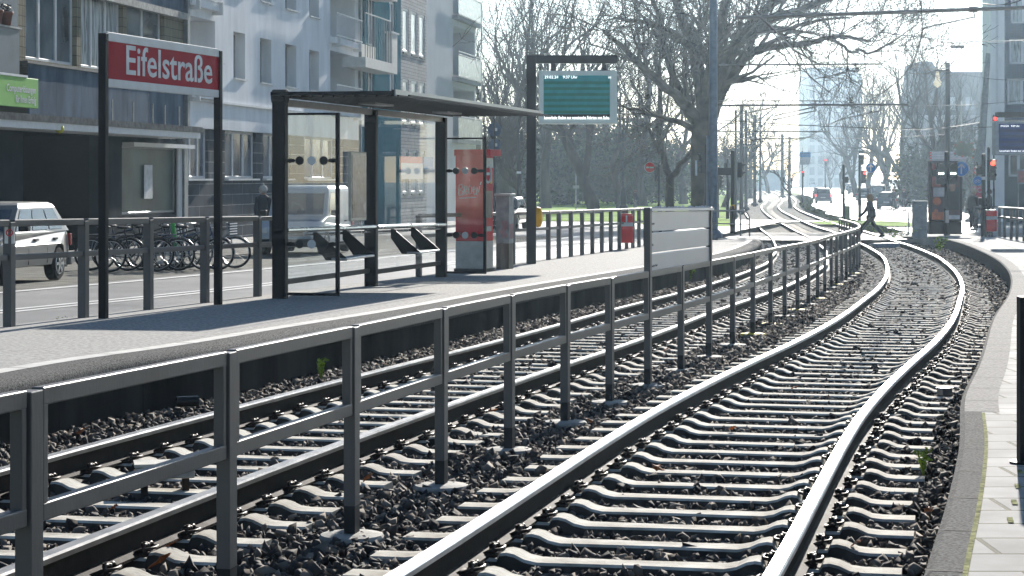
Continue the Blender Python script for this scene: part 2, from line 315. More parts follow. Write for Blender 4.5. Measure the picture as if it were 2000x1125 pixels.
# right hand road
rxl = lambda y: hermite(TR, y) + hermite([(2.4,86),(2.5,100),(2.8,128),(2.5,149),(2.0,173),(2.4,224),(3,300),(3.5,450)], y)
strip(rxl, lambda y: rxl(y) + (16 if y > 120 else 40), frange(87, 200, 4) + frange(210, 440, 15) + [600, 900], .06, 'right_road', mat('pale_road_asphalt', (.24,.24,.24), .5, var=.12, scale=.5, bump=.002, bscale=30), 3)
strip(lambda y: rxl(y) + 13, lambda y: rxl(y) + 40, frange(122, 200, 4) + frange(210, 440, 15) + [600, 900], .16, 'right_footway', M_conc, 1)
mb = MB()
c = W(1775, 438, .1); n = 26
mb.v = [(c.x - .4 + 3.4*math.cos(2*math.pi*k/n)*(1.1 if math.cos(2*math.pi*k/n) < 0 else .7), c.y + 7.5*math.sin(2*math.pi*k/n), g(c.y)+.16) for k in range(n)]; mb.f = [tuple(range(n))]; mb.mi = [0]
isl = struct(mb.build('grass_island', M_grass)); isl.location.x = -1.2
strip(lambda y: hermite(TR, y) + 1.5, lambda y: rxl(y) - .05, frange(102, 134, 4) + frange(139, 440, 10), .12, 'planted_verge', mat('scrubby_verge', (.1,.1,.05), .95, spec=.05, var=.5, scale=2, bump=.05, bscale=9, col2=(.17,.2,.07)), 1)

# ================= TRACKS =================
M_rail = mat('rail_steel_dark', (.026,.019,.014), .8, .0, spec=.12, var=.35, scale=10, bump=.002, bscale=60)
M_head = mat('rail_head_polished', (.66,.66,.67), .40, .85, var=.15, scale=5, stretch=(1,1,1))
M_head2 = mat('rail_head_worn', (.26,.25,.24), .38, .8, var=.25, scale=5)
RP = [(-.07,.012),(.07,.012),(.07,.026),(.012,.045),(.01,.125),(.036,.14),(.037,.163),(.03,.174),(-.03,.174),(-.037,.163),(-.036,.14),(-.01,.125),(-.012,.045),(-.07,.026)]
RMI = [0,0,0,0,0,1,1,1,1,1,0,0,0,0]
YR = frange(6, 92, .5) + frange(95, 450, 3)
def offs(T, o, Ys):
    C = np.array(curve_of(T, Ys)); t = np.gradient(C, axis=0); t /= np.hypot(t[:,0], t[:,1])[:,None]
    return np.c_[C[:,0] + t[:,1]*o, C[:,1] - t[:,0]*o]
for T, o, lab, mh in ((TR, .753, 'polished outer rail of the right-hand track nearest the paved platform edge', M_head), (TR, -.753, 'polished inner rail of the right-hand track, nearest the metal fence on that side', M_head),
                  (TL, .753, 'rail of the left-hand track that runs closest to the metal fence', M_head2), (TL, -.753, 'rail of the left-hand track that runs along the dark platform wall', M_head2)):
    r = sweep(offs(T, o, YR), RP, 'rail', [M_rail, mh], closed=True, cap=True, mi=RMI); tag(r, lab, 'rail', 'tram rails')
M_sleep = mat('sleeper_concrete', (.36,.325,.265), .9, var=.32, scale=5, bump=.004, bscale=40, col2=(.47,.45,.39), spec=.15)
M_clip = mat('rusty_clip_iron', (.04,.03,.024), .55, .5, var=.4, scale=20)
M_side = mat('shaded_sleeper_side', (.06,.056,.05), .95, var=.4, scale=6, spec=.05)  # shade on the sleeper flanks, put into the colour as a darker concrete
def sleeper_mesh():
    mb = MB(); half = [(0,.0),(.44,.0),(.5,.012),(.545,.034),(.585,.042),(.615,.038),(.63,.012),(.88,.012),(.895,.038),(.925,.042),(.965,.034),(1.02,.01),(1.08,.004),(1.25,.004)]
    st = [(-x, z) for x, z in half[::-1]] + half[1:]
    for x, z in st:
        k = 1.0 if abs(x) > .4 else .82
        mb.v += [(x,-.13*k,-.16),(x,-.105*k,z-.012),(x,-.09*k,z),(x,.09*k,z),(x,.105*k,z-.012),(x,.13*k,-.16)]
    for i in range(len(st)-1):
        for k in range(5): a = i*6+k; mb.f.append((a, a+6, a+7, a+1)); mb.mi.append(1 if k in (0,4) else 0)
    mb.f += [(0,1,2,3,4,5), tuple(range((len(st)-1)*6+5, (len(st)-1)*6-1, -1))]; mb.mi += [0,0]
    return mb
def clip_mb(s):
    mb = MB(); x = s
    mb.torus((x-.012, .035, .036), .032, .009, 9, 5, 'x', -.3, 3.5); mb.torus((x-.012, -.035, .036), .032, .009, 9, 5, 'x', -.3, 3.5)
    mb.tube([(x+.05,.065,.02),(x,.07,.045),(x-.045,.05,.05),(x-.05,0,.05),(x-.045,-.05,.05),(x,-.07,.045),(x+.05,-.065,.02)], .009, 5)
    mb.cyl((x,0,.01),(x,0,.075),.012,6); mb.cyl((x,0,.05),(x,0,.07),.024,6); mb.box((x+.02,0,.022),(.09,.15,.018))
    return mb
SP = .592
def arclen(T):
    ys = np.arange(6, 450, .25); xs = np.array([hermite(T, y) for y in ys]); s = np.r_[0, np.cumsum(np.hypot(np.diff(xs), np.diff(ys)))]
    return ys, xs, s
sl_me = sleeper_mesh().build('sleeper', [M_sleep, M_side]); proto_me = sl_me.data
clips_me = [clip_mb(s).build('rail_clip', M_clip, smooth=True) for s in (.665,)]
cm = clips_me[0].data
CURV = {}
first = True; farmb = MB()
for T, key, lab in ((TR, 'R', 'pale concrete sleeper carrying the right-hand track'), (TL, 'L', 'pale concrete sleeper carrying the left-hand track')):
    ys, xs, s = arclen(T); CURV[key] = (ys, xs, s); th = np.arctan2(np.gradient(xs), np.gradient(ys))
    k = 0; ss = 1.2 if key == 'L' else .9
    while ss < s[-1]:
        y = float(np.interp(ss, s, ys)); x = float(np.interp(ss, s, xs)); a = float(np.interp(ss, s, th))
        ss += SP
        if 84.0 < y < 101: continue
        if y > 84.2:
            if y > 260: break
            M = Matrix.Translation((x, y, g(y)-.005)) @ Matrix.Rotation(-a, 4, 'Z'); farmb.box((0,0,-.02),(2.5,.22,.06), M); continue
        o = bpy.data.objects.new('sleeper', proto_me) if not first else sl_me
        if not first: S.collection.objects.link(o)
        first = False
        ex = .02*math.sin(k*1.7) + random.gauss(0, .006)
        o.location = (x + ex, y + random.gauss(0,.006), g(y) + random.gauss(0, .002)); o.rotation_euler = (-.013, 0, -a + random.gauss(0,.006))
        tag(o, lab, 'sleeper', 'sleepers of the right-hand track' if key == 'R' else 'sleepers of the left-hand track')
        if y < 46:
            for sx in (.665, -.665+0, .84, -.84):
                c = clips_me[0] if clips_me and clips_me[0].parent is None else None
                if c is None: c = bpy.data.objects.new('rail_clip', cm); S.collection.objects.link(c)
                c.parent = o; flip = sx in (.84, -.665)
                c.rotation_euler = (0, 0, math.pi if flip else 0)
                c.location = (sx + .665 if flip else sx - .665, 0, 0)
        k += 1
tag(farmb.build('distant_sleepers', M_sleep), 'distant pale sleepers crossing under the far rails beyond the crossing', 'sleepers', kind='stuff')

# ballast stones
def stones(name, n, y0, y1, r0, r1, kind, label, xl, xr, skip=True, mt=None, zoff=-.034, zr=.024, keep=.05):
    if kind == 'ico':
        bm = bmesh.new(); bmesh.ops.create_icosphere(bm, subdivisions=1, radius=1); V = np.array([v.co[:] for v in bm.verts]); Fc = np.array([[v.index for v in f.verts] for f in bm.faces]); bm.free()
    else:
        V = np.array([(x,y,z) for x in (-1,1) for y in (-1,1) for z in (-1,1)], float)*.72; Fc = np.array([(0,1,3,2),(4,6,7,5),(0,4,5,1),(2,3,7,6),(0,2,6,4),(1,5,7,3)])
    var = [V * rng.uniform(.5, 1.3, (len(V), 1)) + rng.normal(0, .12, V.shape) for _ in range(24)]
    y = y0 + (y1-y0)*rng.random(n)
    yt = np.arange(y0-1, y1+1.5, .5); XL = np.interp(y, yt, [xl(q) for q in yt]); XR = np.interp(y, yt, [xr(q) for q in yt])
    x = XL + (XR-XL)*rng.random(n); ok = np.ones(n, bool); z = rng.normal(0, zr*.5, n)
    for key in ('R', 'L'):
        ys, xs, s = CURV[key]; xc = np.interp(y, ys, xs); th = np.interp(y, ys, np.arctan2(np.gradient(xs), np.gradient(ys)))
        o = (x-xc)*np.cos(th); yc = y + o*np.sin(th); sv = np.interp(yc, ys, s)
        ph = (sv - (.9 if key == 'R' else 1.2)) / SP; d = np.abs(ph - np.round(ph))*SP
        on = (np.abs(o) < 1.27) & (d < .14)
        if skip: ok &= ~(on & (rng.random(n) > keep))
        z = np.where(on, .015, z)
        ok &= ~((np.abs(np.abs(o)-.753) < .13) & (rng.random(n) > .1))
        z = np.where((np.abs(o) < .6) & ~on, z - .012, z)
    x, y, z = x[ok], y[ok], z[ok]; n = len(x)
    r = rng.uniform(r0, r1, n); gz = np.interp(y, _gy, _gz); vi = rng.integers(0, 24, n)
    VV = np.stack(var)[vi] * r[:,None,None] * rng.uniform(.5, 1.35, (n,1,3))
    q = rng.normal(size=(n,4)); q /= np.linalg.norm(q, axis=1)[:,None]; a,b,c,d = q.T
    R = np.stack([np.stack([a*a+b*b-c*c-d*d, 2*(b*c-a*d), 2*(b*d+a*c)],1), np.stack([2*(b*c+a*d), a*a-b*b+c*c-d*d, 2*(c*d-a*b)],1), np.stack([2*(b*d-a*c), 2*(c*d+a*b), a*a-b*b-c*c+d*d],1)],1)
    VV = np.einsum('nij,nkj->nki', R, VV); VV += np.stack([x, y, gz + z + zoff + .4*r],1)[:,None,:]
    nv, k = V.shape[0], Fc.shape[1]; FF = (Fc[None] + (np.arange(n)*nv)[:,None,None]).reshape(-1)
    me = bpy.data.meshes.new(name); me.vertices.add(n*nv); me.vertices.foreach_set('co', VV.reshape(-1).astype(np.float32))
    me.loops.add(len(FF)); me.loops.foreach_set('vertex_index', FF.astype(np.int32)); nf = len(FF)//k
    me.polygons.add(nf); me.polygons.foreach_set('loop_start', (np.arange(nf)*k).astype(np.int32)); me.polygons.foreach_set('loop_total', np.full(nf, k, np.int32))
    me.materials.append(mt or M_stone); me.update(calc_edges=True); o = bpy.data.objects.new(name, me); S.collection.objects.link(o)
    return tag(o, label, 'gravel', kind='stuff')
M_stone = bpy.data.materials.new('ballast_stone'); t, b = nodes_of(M_stone)
gn = t.nodes.new("ShaderNodeNewGeometry"); rp = t.nodes.new("ShaderNodeValToRGB"); e = rp.color_ramp.elements
e[0].color = (.018,.017,.017,1); e[1].color = (.21,.18,.145,1); e[1].position = 1; x_ = rp.color_ramp.elements.new(.6); x_.color = (.058,.051,.045,1)
t.links.new(gn.outputs["Random Per Island"], rp.inputs[0]); t.links.new(rp.outputs[0], b.inputs["Base Color"]); b.inputs["Roughness"].default_value = .85; b.inputs["Specular IOR Level"].default_value = .25
pl_ = lambda y: hermite(PLE, y) - .02 if y < 70 else hermite(TL, y) - 1.6
pr_ = lambda y: hermite(PRE, y)
stones('near_ballast', 18000, 7.5, 21, .016, .034, 'ico', 'dark rounded ballast stones filling both tracks close to the viewer', pl_, pr_, keep=.02, zoff=-.042)
stones('near_chippings', 24000, 7.5, 21, .016, .036, 'cube', 'dark angular chippings among the stones close to the viewer', pl_, pr_, keep=.03, zoff=-.042)
stones('middle_ballast', 56000, 21, 46, .024, .044, 'cube', 'dark ballast stones of the tracks alongside the middle of the platform', pl_, pr_, keep=.10, zoff=-.05, zr=.016)
stones('farther_ballast', 34000, 46, 84, .03, .055, 'cube', 'dark ballast stones of the tracks in the bend before the crossing', pl_, pr_, keep=.22, zoff=-.055, zr=.016)
# ================= FENCES =================
M_fence = mat('grey_powder_coat', (.105,.103,.103), .45, .2, var=.12, scale=5, bump=.001, bscale=60, stretch=(1,1,.3))
M_fdark = mat('black_post_foot', (.02,.022,.024), .5, var=.3, scale=12)
M_disc = mat('footing_concrete', (.3,.29,.26), .8, var=.35, scale=9, bump=.003, bscale=50)
M_yel = mat('yellow_splash_paint', (.6,.45,.03), .7, var=.3, scale=12)
M_black = mat('dark_anthracite_paint', (.007,.008,.011), .55, .0, spec=.15, var=.15, scale=6)
M_bolt = mat('steel_bolt', (.35,.36,.37), .35, .9)
def on_curve(T, px, y0, y1):
    lo, hi = y0, y1
    f = lambda y: 1000 + F*hermite(T, y)/y - px
    for _ in range(40):
        m = (lo+hi)/2
        if f(lo)*f(m) <= 0: hi = m
        else: lo = m
    return lo
pxs = [57,443,687,862,995,1104,1191,1265.5,1330,1385,1431,1470.5,1505,1532.6,1557.8,1579,1597,1611,1623.6,1634,1644]
ys_ = [5.6] + [on_curve(TF, p, 5.5, 56) for p in pxs]
while ys_[-1] < 76: ys_.append(ys_[-1] + 1.75)
FP = [Vector((hermite(TF, y), y, g(y))) for y in ys_]
FH = 1.06
tf = thing('track_fence', 'long grey metal fence of framed panels standing between the two tracks', 'fence', FP[1])
o0 = FP[1]
for i, p in enumerate(FP):
    d = (FP[min(i+1, len(FP)-1)] - FP[max(i-1, 0)]).normalized(); a = math.atan2(d.y, d.x)
    R_ = Matrix.Translation(p - o0) @ Matrix.Rotation(a, 4, 'Z')
    sign_post = i in (8, 10)
    mb = MB(); mb.box((0,0,(FH+.15)/2), (.098,.06,FH-.15), R_)
    if sign_post: mb.box((0,0,(FH+1.66)/2), (.098,.06,1.66-FH), R_)
    mb.cur = 1; mb.box((0,0,.07), (.097,.0592,.18), R_); mb.cur = 2
    for h in ((.72,.98) if not sign_post else (.72,.98)):
        for s in (-1,1): mb.cyl(R_ @ Vector((s*.049,-.0,h)), R_ @ Vector((s*.060,-.0,h)), .009, 6)
    post = mb.build('post', [M_fence, M_fdark, M_bolt], tf, bevel=.004 if i < 16 else 0)
    mb = MB(); mb.lathe([(.165,-.06),(.172,-.012),(.160,.004),(.10,.012),(.0,.013)], p - o0, 20)
    dsc = mb.build('footing', M_yel if i in (12,13,15,17,20,24) else M_disc, tf)
    if i < len(FP)-1:
        q = FP[i+1]; mb = MB(); dd = (q-p); L_ = dd.length; dn = dd.normalized(); up = Vector((0,0,1))
        gap = .064; w_ = .046; t_ = .062
        P0, P1 = p - o0 + dn*gap, q - o0 - dn*gap
        mb.bar(P0 + up*(FH-.024), P1 + up*(FH-.024), w_, t_); mb.bar(P0 + up*.645, P1 + up*.645, w_, t_)
        mb.bar(P0 + dn*.022 + up*.67, P0 + dn*.022 + up*(FH-.05), .044, .041, up=dn); mb.bar(P1 - dn*.022 + up*.67, P1 - dn*.022 + up*(FH-.05), .044, .041, up=dn)
        mb.build('panel', M_fence, tf, bevel=.006 if i < 16 else 0, seg=3)
# information board carried by two taller posts
M_alu = mat('brushed_board_aluminium', (.30,.34,.40), .36, .35, var=.12, scale=1.5, stretch=(.6,.6,1))
a_, b_ = FP[8], FP[10]; mid = a_.lerp(b_, .5); ang = math.atan2(b_.y-a_.y, b_.x-a_.x); L_ = (b_-a_).length
ib = thing('information_board', 'silver three-panel information board seen from behind, fixed to two taller fence posts', 'sign', mid, ang)
slope = math.atan2(b_.z-a_.z, math.hypot(b_.x-a_.x, b_.y-a_.y)); Ms = Matrix.Rotation(-slope, 4, 'Y')
for k in range(3):
    z1 = 1.62 - k*.20; mb = MB(); mb.bb(-L_/2+.05, L_/2-.05, -.012, .012, z1-.185, z1, Ms); mb.build('board_panel', M_alu, ib, bevel=.004)
mb = MB(); mb.bb(-L_/2-.05, L_/2+.05, -.045, .045, 1.625, 1.65, Ms)
for q in range(46): x_ = -L_/2 + L_*q/45; mb.bb(x_-.003, x_+.003, -.02, .0, 1.65, 1.66+.02*random.random(), Ms)
mb.build('top_cover', M_alu, ib)
mb = MB()
for z in (1.64,1.42,1.32,1.10,1.0,.80): mb.bb(-L_/2-.042, -L_/2-.036, -.012,.012, z-.032, z-.008, Ms)
mb.build('bolt_holes', M_fdark, ib)
for k, s_ in enumerate(('Information', 'Abfahrt', 'Linienplan und Fahrplan')):
    text(s_, .035, mat('faint_print', (.22,.23,.25), .6), ib, (-L_/2+.12, -.014, 1.62-.2*k-.10), ext=.0005)

# platform fence at the back of the left platform
PB = [Vector((-5.1,22.3,0)), Vector((.8,48.7,0)), Vector((3.75,62.0,0)), Vector((4.6,66,0))]
TB = [(p.x, p.y) for p in PB]
def Yb(px): return on_curve(TB, px, 18, 66)
def pb(y, h=.45): return Vector((hermite(TB, y), y, g(y)+h))
pf = thing('platform_fence', 'grey post and rail fence along the back of the left platform', 'fence', pb(22.3)); o1 = pb(22.3)
segA = [20.6] + [Yb(p) for p in (18,163,290,400,503)]
segB = [Yb(p) for p in (818,905,985)]
segC = [Yb(p) for p in (1001.6,1071,1091.6,1115,1137,1157,1175.5,1193,1209.7,1223.7,1236,1248,1260)] + [63.2, 65]
for seg in (segA, segB, segC):
    for i, y in enumerate(seg):
        p = pb(y) - o1; d = (pb(y+.5)-pb(y-.5)).normalized(); R_ = Matrix.Translation(p) @ Matrix.Rotation(math.atan2(d.y,d.x), 4, 'Z')
        H_ = 1.08; mb = MB(); mb.box((0,0,H_/2-.01), (.11,.09,H_-.02), R_); mb.build('post', M_fence, pf, bevel=.004)
        if i < len(seg)-1:
            q = pb(seg[i+1]) - o1; mb = MB(); dn = (q-p).normalized()
            mb.bar(p+dn*.06+Vector((0,0,H_-.03)), q-dn*.06+Vector((0,0,H_-.03)), .07, .07); mb.bar(p+dn*.06+Vector((0,0,.70)), q-dn*.06+Vector((0,0,.70)), .05, .06)
            mb.build('rail_pair', M_fence, pf, bevel=.008)
p = pb(segA[-1]) - o1; dn = (pb(segA[-1]+1)-pb(segA[-1])).normalized(); mb = MB()
mb.bar(p+dn*.06+Vector((0,0,1.05)), p+dn*.62+Vector((0,0,1.05)), .06, .06); mb.bar(p+dn*.06+Vector((0,0,.70)), p+dn*.62+Vector((0,0,.70)), .06, .06); mb.bar(p+dn*.60+Vector((0,0,.73)), p+dn*.60+Vector((0,0,1.02)), .06, .06, up=dn)
mb.build('end_loop', M_fence, pf, bevel=.006)
# small notice on the first fence post
q = pb(Yb(24)); nn = thing('post_notice', 'small pale no-smoking style notice plate on the leftmost fence post', 'sign', q, 0)
mb = MB(); mb.box((0,-.12,.93), (.10,.012,.17)); mb.build('plate', mat('notice_plate_white', (.6,.6,.58), .5), nn)
mb = MB(); mb.torus((0,-.128,.955), .032, .006, 20, 4, 'y'); mb.bar((-.02,-.13,.975), (.02,-.13,.935), .006, .006); mb.build('red_ring', mat('sign_red', (.55,.03,.035), .5), nn)
# handrail at the platform end
hr = thing('end_handrail', 'curved tubular handrail at the far end of the left platform', 'handrail', W(1464, 462, .45)); c = hr.location
A1 = A(1380, 412, 78) - c; mb = MB(); z_ = A(1464,412,c.y).z - c.z
mb.tube([(-2.0,1.0,z_),(-.25,.0,z_),(-.08,0,z_-.06),(0,0,z_-.25),(0,0,0)], .028, 8); mb.tube([(-2.0,1.0,z_-.42),(0,0,z_-.46)], .022, 6); mb.tube([(-.3,.1,z_),(-.3,.1,0)], .026, 6)
mb.build('tubes', mat('galvanised_tube', (.2,.21,.22), .4, .7), hr)

# ================= STATION SIGN =================
M_red = mat('sign_face_red', (.38,.005,.022), .6, spec=.08, var=.1, scale=4)
M_offw = mat('sign_frame_offwhite', (.55,.57,.58), .4, var=.08, scale=4)
pa, pbb = W(202, 622, .45), W(426, 595, .45)
dS = (pbb-pa); dS.z = 0; Ls = dS.length; aS = math.atan2(dS.y, dS.x)
ss_ = thing('station_name_sign', 'red station name sign with white lettering on two tall dark posts', 'sign', pa, aS)
ht = 3.12; zd = pbb.z - pa.z
for x in (0, Ls):
    zb = 0 if x == 0 else zd; mb = MB(); mb.box((x,0,(ht+zd*0+zb)/2 if 0 else (zb+ht-.02)/2), (.085,.085,ht-.02-zb)); mb.cur = 1
    for z in (ht-.10, ht-.46): mb.cyl((x-.012,-.0435,z),(x-.012,-.050,z),.018,10)
    mb.build('post', [M_black, M_fdark], ss_, bevel=.008)
zt, zb = ht+.0, ht-.60
mb = MB(); mb.bb(.045, Ls-.045, -.03, .03, zt-.10, zt); mb.bb(.045, Ls-.045, -.03, .03, zb, zb+.09); mb.build('frame', M_offw, ss_, bevel=.005)
mb = MB(); mb.bb(.046, Ls-.046, -.022, .022, zb+.09, zt-.10); mb.build('face', M_red, ss_)
tt = text('Eifelstraße', .44, mat('lettering_white', (.66,.68,.69), .5), ss_, (.52,-.0235, zb+.165), ext=.001, bold=.005)
bw = tt.dimensions.x; tt.scale = ((Ls-.52-.30)/max(bw, .1), 1.05, 1)

# ================= SHELTER =================
q0, q1 = W(547, 583, .45), W(862, 541, .45); dQ = q1-q0; dQ.z = 0; LQ = dQ.length; aQ = math.atan2(dQ.y, dQ.x)
sh = thing('tram_shelter', 'glass tram shelter with thin dark roof, round stickers and two perch seats', 'shelter', q0, aQ)
sz = q1.z - q0.z; zs = lambda x: sz*x/LQ      # ground falls along the shelter
HS = 2.62
for x in (0, LQ*.5, LQ): mb = MB(); mb.bb(x-.075, x+.075, -.09, .09, zs(x)-.02, HS+.0); mb.cyl((x,-.10,HS+.04),(x,.1,HS+.04),.10,18) if x == 0 else None; mb.build('post', M_black, sh, bevel=.012)
# roof: rises towards the track side (local -y)
def zr(y): return HS + .05
RX0, RX1, RY0, RY1 = -.22, LQ+.62, -1.60, .06
mb = MB(); n = 9; th_ = .05
prof = [RY1 + (RY0-RY1)*k/n for k in range(n+1)]; zc = [zr(y) - .10*(1-((k-n*.5)/(n*.5))**2)*0 for k, y in enumerate(prof)]
for x in (RX0, RX1):
    for y, z in zip(prof, zc): mb.v += [(x,y,z), (x,y,z+th_)]
m_ = 2*(n+1)
for k in range(n): a = 2*k; mb.f += [(a,a+2,a+2+m_,a+m_), (a+1,a+1+m_,a+3+m_,a+3), (a,a+1,a+3,a+2), (a+m_,a+2+m_,a+3+m_,a+1+m_)]
mb.f += [(0,m_,m_+1,1), (2*n,2*n+1,m_+2*n+1,m_+2*n)]; mb.mi = [0]*len(mb.f)
rf = mb.build('roof', M_black, sh)
mb = MB()
for k in range(13): y = RY1 - .12 - k*.145; mb.bb(RX0+.05, RX1-.05, y-.012, y+.012, zr(y)-.022, zr(y)); 
mb.bb(RX0-.01, RX1+.01, RY0-.02, RY0+.02, zr(RY0)-.02, zr(RY0)+.065); mb.bb(RX1-.0, RX1+.03, RY0, RY1, 0, 0) if 0 else None
mb.build('roof_ribs', M_black, rf)
mb = MB(); mb.bb(RX0-.015, RX1+.015, RY0-.04, RY0-.02, zr(RY0)-.015, zr(RY0)+.07); mb.build('fascia', mat('roof_edge_grey', (.16,.18,.21), .35, .6), rf)
for x in (LQ*.28, LQ*.76): mb = MB(); mb.bb(x-.5, x+.5, -.75, -.5, zr(-.6)-.045, zr(-.6)-.02); mb.build('roof_lamp', mat('lamp_cover_grey', (.3,.3,.31), .4), rf)
mb = MB(); mb.bar((.0,-.0,HS-.03), (LQ,0,HS-.03), .09, .09); mb.build('back_beam', mat('beam_grey', (.2,.21,.22), .4, .5), sh)
M_glass = mat_glass('shelter_glass', (.95,.98,.985), .035, .015, .035)
for x0, x1 in ((.1, LQ*.5-.1), (LQ*.5+.1, LQ-.1)):
    mb = MB(); mb.quad((x0,.004,zs(x0)+.24),(x1,.004,zs(x0)+.24),(x1,.004,HS-.12),(x0,.004,HS-.12)); mb.build('glass_pane', M_glass, sh)
    mb = MB(); mb.bar((x0,.004,zs(x0)+.21), (x1,.004,zs(x1)+.24), .04, .07); mb.build('bottom_rail', M_black, sh)
    mb = MB(); mb.tube([(x0-.05,-.07,zs(x0)+.90),(x1+.05,-.07,zs(x1)+.90)], .035, 10); mb.tube([(x0-.05,-.03,zs(x0)+.83),(x1+.05,-.03,zs(x1)+.83)], .018, 6); mb.build('lean_rail', mat('lean_rail_steel', (.3,.31,.33), .25, .85), sh)
def perch(x0, x1):
    b0 = zs(x0)
    st_ = MB(); st_.bb(x0-.02, x1+.02, -.50, -.28, b0+.475, b0+.505); s1 = st_.build('seat', mat('seat_light_metal', (.5,.51,.52), .35, .6), sh, bevel=.01)
    for x in (x0, x1):
        m2 = MB(); m2.v = []; poly = [(-.07,.86),(-.02,.86),(-.02,.72),(-.20,.47),(-.50,.465),(-.50,.50)]
        n_ = len(poly); m2.v = [(x-.008,y,z+b0) for y,z in poly] + [(x+.008,y,z+b0) for y,z in poly]
        m2.f = [tuple(range(n_)), tuple(range(2*n_-1,n_-1,-1))] + [(i,i+n_,(i+1)%n_+n_,(i+1)%n_) for i in range(n_)]; m2.mi = [0]*len(m2.f)
        m2.build('seat_bracket', M_black, sh)
perch(LQ*.16, LQ*.32); perch(LQ*.62, LQ*.76)
# side screens
def side(x, y1_, zlo, zhi, nm):
    b0 = zs(x); mb = MB(); mb.quad((x,-y1_,b0+zlo),(x,-.1,b0+zlo),(x,-.1,b0+zhi),(x,-y1_,b0+zhi)); mb.build('side_glass', M_glass, sh)
    mb = MB(); mb.bb(x-.03, x+.03, -y1_-.05, -y1_, b0+zlo-.06, b0+zhi+.03); mb.bb(x-.02, x+.02, -y1_, -.08, b0+zlo-.06, b0+zlo-.02); mb.bb(x-.012, x+.012, -y1_, -.08, b0+zhi, b0+zhi+.03); mb.build('side_frame', M_black, sh, bevel=.006)
    for zz in (.72, 1.82):
        for j, yy in enumerate((.30,.52,.74)):
            yk = .1 + (y1_-.1)*(j+1)/4; mb = MB(); mb.cyl((x-.012,-yk,b0+zz), (x-.0045,-yk,b0+zz), .058, 20)
            mb.build('round_sticker', M_offw if j == 1 else M_fdark, sh)
        for yy in (.14, y1_-.04): mb = MB(); mb.lathe([(.0,0),(.05,.001),(.05,.012),(0,.013)], (0,0,0), 8, Matrix.Translation((x-.014,-yy,b0+zz)) @ Matrix.Rotation(math.pi/2,4,'Y') @ Matrix.Diagonal((.6,1.4,1,1))); mb.build('glass_clamp', M_black, sh)
side(0.02, .76, .10, 2.42, 'l'); side(LQ+.0, .74, .12, 2.36, 'r')
# timetable case inside
mb = MB(); x = LQ*.40; mb.bb(x-.42, x+.42, -.06, -.02, 1.0+zs(x), 2.02+zs(x)); tc_ = mb.build('timetable_case', mat('case_grey', (.35,.35,.33), .4, .4), sh, bevel=.01)
mb = MB(); mb.bb(x-.36, x+.36, -.066, -.061, 1.05+zs(x), 1.97+zs(x)); mb.build('timetable_sheet', mat('faded_paper_dark', (.10,.10,.115), .25, var=.5, scale=3, col2=(.18,.175,.18)), tc_)

# ================= TICKET MACHINE, CABINET, DISPLAY =================
M_mred = mat('ticket_machine_red', (.50,.012,.022), .5, var=.2, scale=3, stretch=(1,1,.4), spec=.2)
M_steel = mat('brushed_grey_steel', (.25,.26,.27), .4, .6, var=.15, scale=5)
c0 = W(925, 530, .45); tm = thing('ticket_machine', 'red ticket machine on a grey steel base beside the shelter, tagged with white graffiti', 'ticket machine', c0, aQ - math.radians(8))
HM = (528-290)*c0.y/F; mb = MB(); mb.bb(-.22,.30,-.28,.28,HM*.25,HM-.06); mb.build('cabinet', M_mred, tm, bevel=.02)
mb = MB(); mb.bb(-.215,.295,-.275,.275,.06,HM*.25); mb.build('base', M_steel, tm); mb = MB(); mb.bb(-.24,.32,-.3,.3,0,.06); mb.build('plinth', M_fdark, tm)
mb = MB(); mb.bb(-.24,.34,-.42,.30,HM-.12,HM+.0); mb.build('hood', M_mred, tm, bevel=.015)
mb = MB(); mb.bb(-.16,.24,-.30,-.283,HM-.34,HM-.16); mb.build('window_strip', mat('pale_panel', (.35,.4,.38), .3), tm)
mb = MB(); mb.bb(-.10,.22,-.292,-.283,HM*.44,HM*.66); mb.build('screen', mat('dim_screen', (.05,.06,.07), .15), tm)
mb = MB(); mb.torus((-.02,-.29,HM*.80), .16, .022, 24, 6, 'y'); mb.bar((-.1,-.29,HM*.8),(.06,-.29,HM*.8),.02,.05); mb.build('white_emblem', M_offw, tm)
mb = MB(); mb.bb(.12,.20,-.293,-.284,HM*.72,HM*.80); mb.build('yellow_label', mat('label_yellow', (.5,.42,.1), .5), tm)
mb = MB(); mb.bb(-.1,.14,-.30,-.284,HM*.33,HM*.37); mb.build('coin_tray', M_steel, tm)
# graffiti on the side that faces along the platform
mb = MB(); gx = -.2205
def gl(pts): mb.tube([(gx-.004, .26-.52*u, HM*(.62+.10*v)) for u, v in pts], .008, 5)
gl([(.10,.1),(.12,.9),(.22,.95),(.25,.7),(.14,.5),(.27,.35),(.24,.1),(.10,.05)]); gl([(.30,.1),(.32,.8),(.42,.8),(.40,.5),(.32,.5),(.44,.1)]); gl([(.47,.5),(.52,.9),(.60,.7),(.58,.2),(.50,.15),(.47,.5)])
gl([(.64,.5),(.68,.8),(.73,.6),(.64,.4),(.70,.1),(.76,.2)]); gl([(.78,.1),(.80,.7),(.86,.3),(.90,.8)]); gl([(.12,-.2),(.75,-.12)]); gl([(.92,.9),(.95,1.15)]); gl([(.5,1.4),(.52,1.2)])
mb.build('graffiti', mat('graffiti_white', (.6,.55,.55), .6), tm)
c1_ = W(986, 525, .45); ec = thing('electrical_cabinet', 'slim grey street cabinet with red scribbles beside the ticket machine', 'cabinet', c1_, aQ)
HC = (525-378)*c1_.y/F; mb = MB(); mb.bb(-.22,.22,-.13,.13,HC*.34,HC-.04); mb.build('body', mat('cabinet_grey', (.26,.28,.27), .6, var=.25, scale=6), ec, bevel=.01)
